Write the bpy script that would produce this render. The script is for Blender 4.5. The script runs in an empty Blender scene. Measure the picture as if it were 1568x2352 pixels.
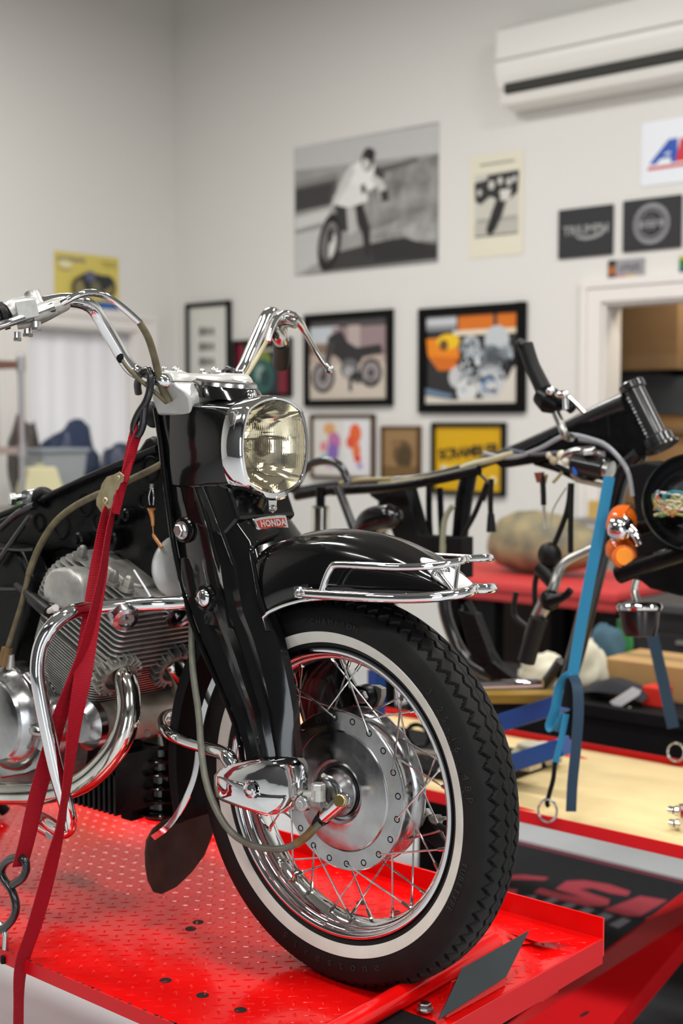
import bpy, bmesh, math, random
from mathutils import Vector as V, Matrix, Euler
from mathutils.noise import noise as pnoise
random.seed(7)
SC = bpy.context.scene
COL = SC.collection
PI = math.pi

# ------------------------------------------------------------------ camera
F = 3080.0                                   # focal length in pixels of the 1568x2352 frame
CP = V((1.289, -1.506, 0.835))               # camera position, z = 0 is the top of the lift decks
RV = V((0.7563, 0.6542, 0.0)); WV = V((-0.6528, 0.7547, -0.0651)); WV.normalize()
RV = WV.cross(V((0, 0, 1))).normalized(); UV = RV.cross(WV)
cd = bpy.data.cameras.new('camera'); cam = bpy.data.objects.new('camera', cd); COL.objects.link(cam)
cam.matrix_world = Matrix(((RV.x, UV.x, -WV.x, CP.x), (RV.y, UV.y, -WV.y, CP.y), (RV.z, UV.z, -WV.z, CP.z), (0, 0, 0, 1)))
cd.sensor_fit = 'HORIZONTAL'; cd.sensor_width = 24.0; cd.lens = F / 1568 * 24
cd.clip_start = 0.05; cd.clip_end = 60
cd.dof.use_dof = True; cd.dof.focus_distance = 1.97; cd.dof.aperture_fstop = 3.5; cd.dof.aperture_blades = 9
SC.camera = cam
# ------------------------------------------------------------------ world, exposure, lights
wd = bpy.data.worlds.new('world'); SC.world = wd; wd.use_nodes = True
wd.node_tree.nodes['Background'].inputs[0].default_value = (0.75, 0.78, 0.85, 1)
wd.node_tree.nodes['Background'].inputs[1].default_value = 0.2
SC.view_settings.view_transform = 'Standard'; SC.view_settings.look = 'None'
SC.view_settings.gamma = 1.0; SC.view_settings.use_curve_mapping = False
SC.view_settings.exposure = 0.0
FLOOR_Z = -0.65; CEIL_Z = 3.95; WALL_Y = 4.7; WALL_X = -5.57; FRONT_Y = -5.2; RIGHT_X = 5.2
def area(name, loc, size, size_y, power, color, rot=(0, 0, 0)):
    l = bpy.data.lights.new(name, 'AREA'); l.shape = 'RECTANGLE'; l.size = size; l.size_y = size_y
    l.energy = power; l.color = color
    o = bpy.data.objects.new(name, l); o.location = loc; o.rotation_euler = rot; COL.objects.link(o); return o
LAMPS = [(-3.2, 2.2, 0.9), (0.2, 2.6, 1.1), (3.0, 2.2, 1.0), (-2.6, -0.6, 0.9), (0.4, -0.5, 1.0), (3.2, -0.8, 1.0), (-2.2, -3.4, 0.9), (1.4, -3.4, 1.0)]
LAMP_Z = 3.55; LAMP_P = 74
for k, (lx, ly, lp) in enumerate(LAMPS):
    area('ceiling_lamp', (lx, ly, LAMP_Z - 0.04), 1.3, 0.32, LAMP_P * lp, (1.0, 0.985, 0.955))
# daylight from the open garage door behind the photographer
area('garage_daylight', (3.0, FRONT_Y + 0.06, 0.75), 1.8, 2.3, 62, (0.90, 0.95, 1.0), (PI / 2, 0, 0))

# light added at the solid right wall, gives the lens its bright spot
area('right_wall_fill', (RIGHT_X - 0.06, -1.9, 0.45), 0.95, 2.0, 36, (0.92, 0.96, 1.0), (PI / 2, 0, PI / 2))

# ------------------------------------------------------------------ helpers
def at(px, py, x=None, y=None, z=None, d=None):
    """the point of the place seen at a pixel, on a plane x, y or z = const"""
    v = WV + RV * ((px - 784) / F) - UV * ((py - 1176) / F)
    if y is not None: k = (y - CP.y) / v.y
    elif x is not None: k = (x - CP.x) / v.x
    elif z is not None: k = (z - CP.z) / v.z
    else: k = d
    return CP + v * k
def P3(t):
    """(px, py, y) -> point"""
    return at(t[0], t[1], y=t[2])
MATS = {}
def nodes(m): return m.node_tree.nodes, m.node_tree.links
def mat(name, col, rough=0.5, metal=0.0, coat=0.0, noise=0.0, nscale=30.0, bump=0.0, bscale=200.0, trans=0.0, emit=0.0, spec=0.5, rnoise=0.0, col2=None, sheen=0.0, ior=1.45, bdist=0.001):
    if name in MATS: return MATS[name]
    m = bpy.data.materials.new(name); m.use_nodes = True
    N, L = nodes(m); b = N['Principled BSDF']
    b.inputs['Base Color'].default_value = (*col, 1); b.inputs['Roughness'].default_value = rough
    b.inputs['Metallic'].default_value = metal; b.inputs['Coat Weight'].default_value = coat
    b.inputs['Coat Roughness'].default_value = 0.04; b.inputs['IOR'].default_value = ior
    b.inputs['Specular IOR Level'].default_value = spec
    b.inputs['Transmission Weight'].default_value = trans
    if sheen: b.inputs['Sheen Weight'].default_value = sheen
    if emit:
        b.inputs['Emission Color'].default_value = (*col, 1); b.inputs['Emission Strength'].default_value = emit
    tc = N.new('ShaderNodeTexCoord')
    if noise:
        n = N.new('ShaderNodeTexNoise'); n.inputs['Scale'].default_value = nscale; n.inputs['Detail'].default_value = 6
        L.new(tc.outputs['Object'], n.inputs['Vector'])
        r = N.new('ShaderNodeValToRGB'); c2 = col2 or tuple(c * (1 - noise) for c in col)
        r.color_ramp.elements[0].position = 0.35; r.color_ramp.elements[0].color = (*c2, 1)
        r.color_ramp.elements[1].position = 0.65; r.color_ramp.elements[1].color = (*col, 1)
        L.new(n.outputs['Fac'], r.inputs['Fac']); L.new(r.outputs['Color'], b.inputs['Base Color'])
    if rnoise:
        n = N.new('ShaderNodeTexNoise'); n.inputs['Scale'].default_value = nscale * 1.7; n.inputs['Detail'].default_value = 8
        L.new(tc.outputs['Object'], n.inputs['Vector'])
        q = N.new('ShaderNodeMapRange'); q.inputs['From Min'].default_value = 0.3; q.inputs['From Max'].default_value = 0.7
        q.inputs['To Min'].default_value = max(0.02, rough - rnoise); q.inputs['To Max'].default_value = rough + rnoise
        L.new(n.outputs['Fac'], q.inputs['Value']); L.new(q.outputs['Result'], b.inputs['Roughness'])
    if bump:
        n = N.new('ShaderNodeTexNoise'); n.inputs['Scale'].default_value = bscale; n.inputs['Detail'].default_value = 4
        L.new(tc.outputs['Object'], n.inputs['Vector'])
        bp = N.new('ShaderNodeBump'); bp.inputs['Strength'].default_value = bump; bp.inputs['Distance'].default_value = bdist
        L.new(n.outputs['Fac'], bp.inputs['Height']); L.new(bp.outputs['Normal'], b.inputs['Normal'])
    MATS[name] = m; return m
def hx(s):
    """#rrggbb -> linear"""
    c = [int(s[i:i + 2], 16) / 255 for i in (1, 3, 5)]
    return tuple(v / 12.92 if v <= 0.04045 else ((v + 0.055) / 1.055) ** 2.4 for v in c)
def cm(s, rough=0.55, **k): return mat('paint_' + s[1:] + ('_%d' % int(rough * 100)), hx(s), rough, **k)

BLACKP = mat('black_gloss_paint', (0.004, 0.004, 0.0042), 0.13, coat=0.3, spec=0.4, rnoise=0.05, nscale=9, bump=0.05, bscale=14, bdist=0.002)
BLACKF = mat('black_frame_paint', (0.0035, 0.0035, 0.004), 0.30, coat=0.0, spec=0.18, rnoise=0.1, nscale=25)
BLACKM = mat('black_matt', (0.004, 0.004, 0.0045), 0.7, spec=0.2)
CHROME = mat('chrome', (0.74, 0.74, 0.75), 0.045, 1.0, rnoise=0.03, nscale=18)
CHROMED = mat('aged_chrome', (0.70, 0.68, 0.62), 0.10, 1.0, noise=0.25, nscale=20, rnoise=0.05)
ALU = mat('cast_aluminium', (0.55, 0.54, 0.51), 0.42, 0.85, noise=0.2, nscale=60, bump=0.25, bscale=500)
ALUD = mat('dull_cast_aluminium', (0.34, 0.33, 0.30), 0.5, 0.7, noise=0.45, nscale=22, bump=0.3, bscale=400)
ALUP = mat('polished_aluminium', (0.46, 0.46, 0.46), 0.20, 1.0, noise=0.22, nscale=26, rnoise=0.08, bump=0.12, bscale=60)
ALUW = mat('satin_silver_paint', (0.47, 0.465, 0.44), 0.38, 0.35, bump=0.15, bscale=600)
STEEL = mat('steel', (0.55, 0.55, 0.54), 0.25, 1.0, rnoise=0.1)
ZINC = mat('zinc_plate', (0.52, 0.49, 0.33), 0.32, 0.9, noise=0.35, nscale=40, col2=(0.42, 0.30, 0.16))
RUBBER = mat('tire_rubber', (0.0070, 0.0066, 0.0063), 0.6, spec=0.28, noise=0.35, nscale=35, bump=0.35, bscale=900, bdist=0.0005)
RUBBERS = mat('soft_rubber', (0.005, 0.005, 0.005), 0.45, spec=0.3)
WHITEWALL = mat('whitewall_rubber', (0.60, 0.595, 0.53), 0.5, noise=0.10, nscale=30)
CABLE = mat('aged_cable_sheath', (0.125, 0.098, 0.05), 0.5, noise=0.4, nscale=60)
CABLEG = mat('grey_green_cable_sheath', (0.13, 0.13, 0.10), 0.4, noise=0.25, nscale=60)
RUSTF = mat('rusty_flap', (0.012, 0.008, 0.006), 0.75, noise=0.6, nscale=14, col2=(0.035, 0.016, 0.008), bump=0.4, bscale=120)
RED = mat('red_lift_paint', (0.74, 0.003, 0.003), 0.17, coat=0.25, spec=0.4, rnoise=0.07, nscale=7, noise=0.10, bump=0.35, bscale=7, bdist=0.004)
REDB = mat('red_lift_paint_far_and_shade', (0.56, 0.004, 0.008), 0.4, spec=0.3)  # darker lift red; on the near edge and lip it stands for shade
BRASS = mat('brass', (0.55, 0.43, 0.17), 0.3, 1.0)

def cr_points(pts, n):
    if n <= 1 or len(pts) < 3: return [V(p) for p in pts], [float(i) for i in range(len(pts))]
    out, par = [], []
    for i in range(len(pts) - 1):
        p0 = V(pts[max(i - 1, 0)]); p1 = V(pts[i]); p2 = V(pts[i + 1]); p3 = V(pts[min(i + 2, len(pts) - 1)])
        for k in range(n):
            t = k / n
            out.append(0.5 * ((2 * p1) + (p2 - p0) * t + (2 * p0 - 5 * p1 + 4 * p2 - p3) * t * t + (3 * p1 - 3 * p2 + p3 - p0) * t ** 3)); par.append(i + t)
    out.append(V(pts[-1])); par.append(len(pts) - 1.0)
    return out, par
def perp(a):
    a = V(a).normalized(); h = V((0, 0, 1)) if abs(a.z) < 0.9 else V((1, 0, 0))
    u = a.cross(h).normalized(); return u, a.cross(u).normalized()
class G:
    def __init__(s): s.v = []; s.f = []; s.mi = []; s.cur = 0
    def add(s, vs, fs):
        b = len(s.v); s.v += [tuple(p) for p in vs]
        for f in fs: s.f.append([b + i for i in f]); s.mi.append(s.cur)
        return s
    def box(s, c, size, rot=None):
        x, y, z = [q / 2 for q in size]; c = V(c); R = Euler(rot).to_matrix() if rot is not None and not isinstance(rot, Matrix) else rot
        vs = [V((sx * x, sy * y, sz * z)) for sx in (-1, 1) for sy in (-1, 1) for sz in (-1, 1)]
        if R is not None: vs = [R @ p for p in vs]
        return s.add([p + c for p in vs], [(0, 1, 3, 2), (4, 6, 7, 5), (0, 4, 5, 1), (2, 3, 7, 6), (0, 2, 6, 4), (1, 5, 7, 3)])
    def bb(s, a, b): return s.box([(a[i] + b[i]) / 2 for i in range(3)], [abs(b[i] - a[i]) for i in range(3)])
    def bar(s, p0, p1, w, t, side=(0, 1, 0)):
        p0, p1 = V(p0), V(p1); a = (p1 - p0).normalized(); sd = V(side); sd = (sd - a * sd.dot(a)).normalized(); n = a.cross(sd)
        vs = [p + sd * (i * w / 2) + n * (j * t / 2) for p in (p0, p1) for (i, j) in ((-1, -1), (1, -1), (1, 1), (-1, 1))]
        return s.add(vs, [(3, 2, 1, 0), (4, 5, 6, 7), (0, 1, 5, 4), (1, 2, 6, 5), (2, 3, 7, 6), (3, 0, 4, 7)])
    def loft(s, rings, cap=True, closed=True, loop=False):
        n = len(rings[0]); vs = [p for r in rings for p in r]; fs = []
        m = len(rings)
        for i in range(m if loop else m - 1):
            a = i * n; b = ((i + 1) % m) * n
            for k in range(n if closed else n - 1):
                k2 = (k + 1) % n; fs.append((a + k, a + k2, b + k2, b + k))
        if cap and closed and not loop: fs.append(tuple(range(n))[::-1]); fs.append(tuple((m - 1) * n + k for k in range(n)))
        return s.add(vs, fs)
    def tube(s, pts, r, n=12, cr=6, cap=True, closed=False, flat=1.0):
        q, par = cr_points(pts, cr)
        rl = r if isinstance(r, (list, tuple)) else [r] * len(pts)
        rings = []; u = None
        for i, p in enumerate(q):
            a = (q[min(i + 1, len(q) - 1)] - q[max(i - 1, 0)])
            if closed: a = q[(i + 1) % (len(q))] - q[i - 1]
            if a.length < 1e-9: a = V((0, 0, 1))
            a.normalize()
            if u is None: u, w = perp(a)
            else:
                u = (u - a * u.dot(a)).normalized(); w = a.cross(u)
            t = par[i]; k = min(int(t), len(rl) - 2) if len(rl) > 1 else 0; rr = rl[k] + (rl[min(k + 1, len(rl) - 1)] - rl[k]) * (t - k)
            rings.append([p + u * (rr * math.cos(j * 2 * PI / n)) + w * (rr * flat * math.sin(j * 2 * PI / n)) for j in range(n)])
        return s.loft(rings, cap=cap, loop=closed)
    def ribbon(s, pts, w, t, cr=6):
        """flat webbing of width w; pts are (px, py, y, seen width in px): the webbing twists so that it shows that width"""
        P = [P3(p[:3]) for p in pts]; q, par = cr_points(P, cr); rings = []
        for i, p in enumerate(q):
            k = min(int(par[i]), len(pts) - 2); f = par[i] - k; px = pts[k][3] * (1 - f) + pts[k + 1][3] * f
            c = min(1.0, px * (p - CP).dot(WV) / F / w); a = (q[min(i + 1, len(q) - 1)] - q[max(i - 1, 0)]).normalized()
            vd = (p - CP).normalized(); sr = vd.cross(V((0, 0, 1))).normalized(); sv = sr * c + vd * math.sqrt(1 - c * c); sd = (sv - a * sv.dot(a)).normalized(); nn = a.cross(sd)
            rings.append([p + sd * (w / 2) + nn * (t / 2), p - sd * (w / 2) + nn * (t / 2), p - sd * (w / 2) - nn * (t / 2), p + sd * (w / 2) - nn * (t / 2)])
        return s.loft(rings)
    def strap(s, pts, w, t, side, cr=6):
        q, _ = cr_points(pts, cr); rings = []
        for i, p in enumerate(q):
            a = (q[min(i + 1, len(q) - 1)] - q[max(i - 1, 0)]).normalized()
            sv = V(side[min(int(i / max(cr, 1)), len(side) - 1)]) if isinstance(side, list) else V(side)
            sd = (sv - a * sv.dot(a)).normalized(); nn = a.cross(sd)
            rings.append([p + sd * (w / 2) + nn * (t / 2), p - sd * (w / 2) + nn * (t / 2), p - sd * (w / 2) - nn * (t / 2), p + sd * (w / 2) - nn * (t / 2)])
        return s.loft(rings)
    def lathe(s, prof, c, axis, n=48, a0=0.0, a1=2 * PI, cap=False, ref=None):
        ax = V(axis).normalized(); u, w = perp(ax)
        if ref is not None: u = V(ref); w = ax.cross(u)
        c = V(c); full = abs(a1 - a0 - 2 * PI) < 1e-6; m = n if full else n + 1
        rings = []
        for k in range(m):
            a = a0 + (a1 - a0) * k / n
            rings.append([c + ax * h + (u * math.cos(a) + w * math.sin(a)) * max(r, 1e-5) for (r, h) in prof])
        return s.loft(rings, cap=False, closed=cap, loop=full)
    def cyl(s, p0, p1, r, n=20, r2=None, ch=0.0):
        p0, p1 = V(p0), V(p1); h = (p1 - p0).length; r2 = r if r2 is None else r2
        pr = [(0, 0), (r - ch, 0), (r, ch), (r2, h - ch), (r2 - ch, h), (0, h)] if ch else [(0, 0), (r, 0), (r2, h), (0, h)]
        return s.lathe(pr, p0, p1 - p0, n)
    def sph(s, c, r, sc=(1, 1, 1), n=20, R=None, z0=-1.0, z1=1.0):
        c = V(c); rings = []; m = max(6, n // 2)
        t0, t1 = math.asin(z0), math.asin(z1)
        for i in range(m + 1):
            t = t0 + (t1 - t0) * i / m
            ring = [V((r * sc[0] * math.cos(t) * math.cos(k * 2 * PI / n), r * sc[1] * math.cos(t) * math.sin(k * 2 * PI / n), r * sc[2] * math.sin(t))) for k in range(n)]
            rings.append([c + (R @ p if R else p) for p in ring])
        return s.loft(rings, cap=True)
    def prism(s, pts, vec):
        vec = V(vec); n = len(pts); a = [V(p) for p in pts]; b = [p + vec for p in a]
        return s.loft([a, b])
    def hexb(s, p, axis, r, h, dome=0.0):
        ax = V(axis).normalized(); u, w = perp(ax); p = V(p)
        rg = lambda rr, hh: [p + ax * hh + (u * math.cos(k * PI / 3) + w * math.sin(k * PI / 3)) * rr for k in range(6)]
        s.loft([rg(r, 0), rg(r, h * 0.85), rg(r * 0.86, h)])
        if dome: s.sph(p + ax * h, dome, n=12)
        return s
    def poly(s, pts): return s.add(pts, [tuple(range(len(pts)))])
ROOT = {}
def build(g, name, m, parent=None, smooth=True, label=None, bevel=0.0, ang=0.6, solid=0.0, sub=0, kind=None):
    me = bpy.data.meshes.new(name); me.from_pydata(g.v, [], g.f)
    ms = m if isinstance(m, list) else [m]
    for q in ms: me.materials.append(q)
    if len(ms) > 1: me.polygons.foreach_set('material_index', g.mi)
    bm = bmesh.new(); bm.from_mesh(me); bmesh.ops.remove_doubles(bm, verts=bm.verts, dist=2e-6)
    bmesh.ops.dissolve_degenerate(bm, dist=1e-7, edges=bm.edges)
    bmesh.ops.recalc_face_normals(bm, faces=bm.faces); bm.to_mesh(me); bm.free()
    if smooth:
        me.polygons.foreach_set('use_smooth', [True] * len(me.polygons)); me.set_sharp_from_angle(angle=ang)
    o = bpy.data.objects.new(name, me); COL.objects.link(o)
    if parent is not None:
        loc = ROOT.get(parent.name, V((0, 0, 0))); me.transform(Matrix.Translation(-loc)); ROOT[o.name] = loc; o.parent = parent
    else:
        xs = [v.co for v in me.vertices]
        loc = V(((min(p.x for p in xs) + max(p.x for p in xs)) / 2, (min(p.y for p in xs) + max(p.y for p in xs)) / 2, min(p.z for p in xs)))
        me.transform(Matrix.Translation(-loc)); o.location = loc; ROOT[o.name] = loc
    if solid:
        md = o.modifiers.new('thickness', 'SOLIDIFY'); md.thickness = solid; md.offset = -1
    if bevel:
        md = o.modifiers.new('bevel', 'BEVEL'); md.width = bevel; md.segments = 2; md.limit_method = 'ANGLE'; md.angle_limit = 0.6
    if sub:
        md = o.modifiers.new('subdivision', 'SUBSURF'); md.levels = sub; md.render_levels = sub
    if label: o['label'] = label
    if kind: o['kind'] = kind
    return o
def tag(o, label, cat, group=None):
    o['label'] = label; o['category'] = cat
    if group: o['group'] = group
    return o
def thing(name, loc, label, cat, group=None):
    o = bpy.data.objects.new(name, None); COL.objects.link(o); o.location = loc; o.empty_display_size = 0.05
    ROOT[o.name] = V(loc); return tag(o, label, cat, group)
def struct(g, name, m, parent=None, **k):
    o = build(g, name, m, parent, **k)
    if parent is None: o['kind'] = 'structure'
    return o
def text_geo(body, size, extrude, M, spacing=1.0, shear=0.0, offset=0.0, align='CENTER'):
    """mesh of letters, matrix M puts the text plane into the world"""
    c = bpy.data.curves.new('letters', 'FONT'); c.body = body; c.size = size; c.extrude = extrude; c.align_x = align; c.align_y = 'CENTER'
    c.space_character = spacing; c.shear = shear; c.offset = offset; c.resolution_u = 3
    o = bpy.data.objects.new('letters', c); COL.objects.link(o)
    dg = bpy.context.evaluated_depsgraph_get(); me = bpy.data.meshes.new_from_object(o.evaluated_get(dg))
    vs = [M @ v.co for v in me.vertices]; fs = [tuple(p.vertices) for p in me.polygons]
    bpy.data.objects.remove(o); bpy.data.curves.remove(c); bpy.data.meshes.remove(me)
    return vs, fs
def frame_m(o, xd, yd):
    xd = V(xd).normalized(); yd = V(yd); yd = (yd - xd * yd.dot(xd)).normalized(); zd = xd.cross(yd)
    return Matrix(((xd.x, yd.x, zd.x, o[0]), (xd.y, yd.y, zd.y, o[1]), (xd.z, yd.z, zd.z, o[2]), (0, 0, 0, 1)))
# ================================================================== the setting
WALLM = mat('wall_paint', hx('#e1dfda'), 0.75, bump=0.08, bscale=180)
TRIMM = mat('trim_paint', hx('#e9e5e0'), 0.45)
FLOORM = mat('floor_epoxy', hx('#c3c6c8'), 0.35, coat=0.2, noise=0.06, nscale=6, bump=0.05, bscale=300)
CEILM = mat('ceiling_paint', hx('#8f8d87'), 0.85)
struct(G().bb((WALL_X - 1.2, FRONT_Y - 0.15, FLOOR_Z - 0.1), (RIGHT_X + 0.15, WALL_Y + 2.2, FLOOR_Z)), 'floor', FLOORM, smooth=False)
struct(G().bb((WALL_X - 0.15, FRONT_Y - 0.15, CEIL_Z), (RIGHT_X + 0.15, WALL_Y + 0.15, CEIL_Z + 0.1)), 'ceiling', CEILM, smooth=False)
# back wall with the storage doorway
o0 = at(1384, 694, y=WALL_Y); DX0 = o0.x; DX1 = DX0 + 1.15; DZ = o0.z
g = G().bb((WALL_X - 0.15, WALL_Y, FLOOR_Z), (DX0, WALL_Y + 0.14, CEIL_Z)).bb((DX1, WALL_Y, FLOOR_Z), (RIGHT_X + 0.15, WALL_Y + 0.14, CEIL_Z)).bb((DX0, WALL_Y, DZ), (DX1, WALL_Y + 0.14, CEIL_Z))
struct(g, 'wall_back', WALLM, smooth=False)
# left wall with the curtained doorway
a = at(60, 752, x=WALL_X); b = at(312, 752, x=WALL_X); LY0, LY1, LZ = a.y, b.y, at(190, 752, x=WALL_X).z
g = G().bb((WALL_X - 0.14, FRONT_Y - 0.15, FLOOR_Z), (WALL_X, LY0, CEIL_Z)).bb((WALL_X - 0.14, LY1, FLOOR_Z), (WALL_X, WALL_Y, CEIL_Z)).bb((WALL_X - 0.14, LY0, LZ), (WALL_X, LY1, CEIL_Z))
struct(g, 'wall_left', WALLM, smooth=False)
DARKW = mat('dark_workshop_wall', (0.05, 0.052, 0.056), 0.6)
struct(G().bb((RIGHT_X, FRONT_Y - 0.15, FLOOR_Z), (RIGHT_X + 0.15, WALL_Y, CEIL_Z)), 'wall_right', mat('grey_wall_paint', (0.22, 0.22, 0.22), 0.7), smooth=False)
g = G().bb((WALL_X, FRONT_Y - 0.15, FLOOR_Z), (0.4, FRONT_Y, CEIL_Z)).bb((4.0, FRONT_Y - 0.15, FLOOR_Z), (RIGHT_X, FRONT_Y, CEIL_Z)).bb((2.0, FRONT_Y - 0.15, 2.0), (4.0, FRONT_Y, CEIL_Z)).bb((0.4, FRONT_Y - 0.15, FLOOR_Z), (2.0, FRONT_Y, CEIL_Z))
struct(g, 'wall_front', DARKW, smooth=False)
# door casing of the storage doorway: jambs, head, stepped moulding
cw = 0.105
g = G().bb((DX0 - cw, WALL_Y - 0.022, FLOOR_Z), (DX0, WALL_Y - 0.001, DZ + cw)).bb((DX1, WALL_Y - 0.022, FLOOR_Z), (DX1 + cw, WALL_Y - 0.001, DZ + cw)).bb((DX0, WALL_Y - 0.022, DZ), (DX1, WALL_Y - 0.001, DZ + cw))
g.bb((DX0 - cw - 0.01, WALL_Y - 0.034, FLOOR_Z + 0.001), (DX0 - cw + 0.028, WALL_Y - 0.0015, DZ + cw - 0.031)).bb((DX0 - cw - 0.01, WALL_Y - 0.034, DZ + cw - 0.03), (DX1 + cw, WALL_Y - 0.0015, DZ + cw + 0.012))
struct(g, 'trim_1', TRIMM, smooth=False)
g = G().bb((DX0, WALL_Y - 0.001, FLOOR_Z), (DX0 + 0.018, WALL_Y + 0.16, DZ)).bb((DX1 - 0.018, WALL_Y - 0.001, FLOOR_Z), (DX1, WALL_Y + 0.16, DZ)).bb((DX0 + 0.018, WALL_Y - 0.001, DZ - 0.018), (DX1 - 0.018, WALL_Y + 0.16, DZ))
struct(g, 'door_1', TRIMM, smooth=False)
# the store room behind it
SRM = mat('store_room_paint', hx('#c9bda9'), 0.8)
g = G().bb((DX0 - 1.3, WALL_Y + 1.9, FLOOR_Z), (DX1 + 0.6, WALL_Y + 2.0, DZ + 0.5)).bb((DX0 - 1.4, WALL_Y + 0.14, FLOOR_Z), (DX0 - 1.3, WALL_Y + 2.0, DZ + 0.5)).bb((DX1 + 0.5, WALL_Y + 0.14, FLOOR_Z), (DX1 + 0.6, WALL_Y + 2.0, DZ + 0.5)).bb((DX0 - 1.4, WALL_Y + 0.14, DZ + 0.4), (DX1 + 0.6, WALL_Y + 2.0, DZ + 0.5))
struct(g, 'wall_storeroom', SRM, smooth=False)
area('storeroom_lamp', (DX0 + 0.5, WALL_Y + 0.5, DZ + 0.36), 0.5, 0.3, 9, (1.0, 0.86, 0.66))
# left doorway casing and the space behind the curtain
g = G().bb((WALL_X, LY1, FLOOR_Z), (WALL_X + 0.022, LY1 + 0.16, LZ + 0.085)).bb((WALL_X, LY0 - 0.16, FLOOR_Z), (WALL_X + 0.022, LY0, LZ + 0.085)).bb((WALL_X, LY0, LZ), (WALL_X + 0.022, LY1, LZ + 0.085))
g.bb((WALL_X + 0.001, LY1 + 0.13, FLOOR_Z + 0.001), (WALL_X + 0.034, LY1 + 0.17, LZ + 0.069)).bb((WALL_X + 0.001, LY0 - 0.17, LZ + 0.07), (WALL_X + 0.034, LY1 + 0.17, LZ + 0.1))
struct(g, 'trim_2', TRIMM, smooth=False)
g = G().bb((WALL_X - 0.16, LY1 - 0.018, FLOOR_Z), (WALL_X, LY1, LZ)).bb((WALL_X - 0.16, LY0, FLOOR_Z), (WALL_X, LY0 + 0.018, LZ)).bb((WALL_X - 0.16, LY0 + 0.018, LZ - 0.018), (WALL_X, LY1 - 0.018, LZ))
struct(g, 'door_2', TRIMM, smooth=False)
g = G(); n = 90
top, bot = [], []
for k in range(n + 1):
    y = LY0 + 0.022 + (LY1 - LY0 - 0.044) * k / n
    xx = WALL_X - 0.075 + 0.003 * math.sin(k * 0.22) + 0.001 * math.sin(k * 0.61 + 1)
    top.append(V((xx * 1.0, y, LZ - 0.02))); bot.append(V((xx + 0.01 * math.sin(k * 0.4), y, FLOOR_Z + 0.03)))
g.loft([top, bot], closed=False)
c = build(g, 'curtain', mat('white_curtain_cloth', hx('#f2f2f6'), 0.8, bump=0.1, bscale=60), solid=0.002)
tag(c, 'white hanging curtain filling the doorway in the left wall', 'curtain')
struct(G().bb((WALL_X - 1.2, LY0 - 0.3, FLOOR_Z), (WALL_X - 1.1, LY1 + 0.3, LZ + 0.3)), 'wall_hall', WALLM, smooth=False)
# skirting boards
struct(G().bb((WALL_X + 0.035, WALL_Y - 0.015, FLOOR_Z), (DX0 - cw - 0.012, WALL_Y - 0.001, FLOOR_Z + 0.09)), 'baseboard_back', TRIMM, smooth=False)
# ceiling luminaires (these give the room its light)
LHM = cm('#d8d8d6', 0.4)
for k, (lx, ly, lp) in enumerate(LAMPS):
    t = thing('ceiling_light', (lx, ly, LAMP_Z - 0.03), 'white hanging shop luminaire under the ceiling, out of the picture', 'light', 'luminaires under the ceiling')
    build(G().bb((lx - 0.68, ly - 0.19, LAMP_Z), (lx + 0.68, ly + 0.19, LAMP_Z + 0.07)), 'housing', LHM, t, smooth=False, bevel=0.006)
    for sx in (-0.5, 0.5): build(G().cyl((lx + sx, ly, LAMP_Z + 0.07), (lx + sx, ly, CEIL_Z), 0.004, 6), 'hanger', STEEL, t)

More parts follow.
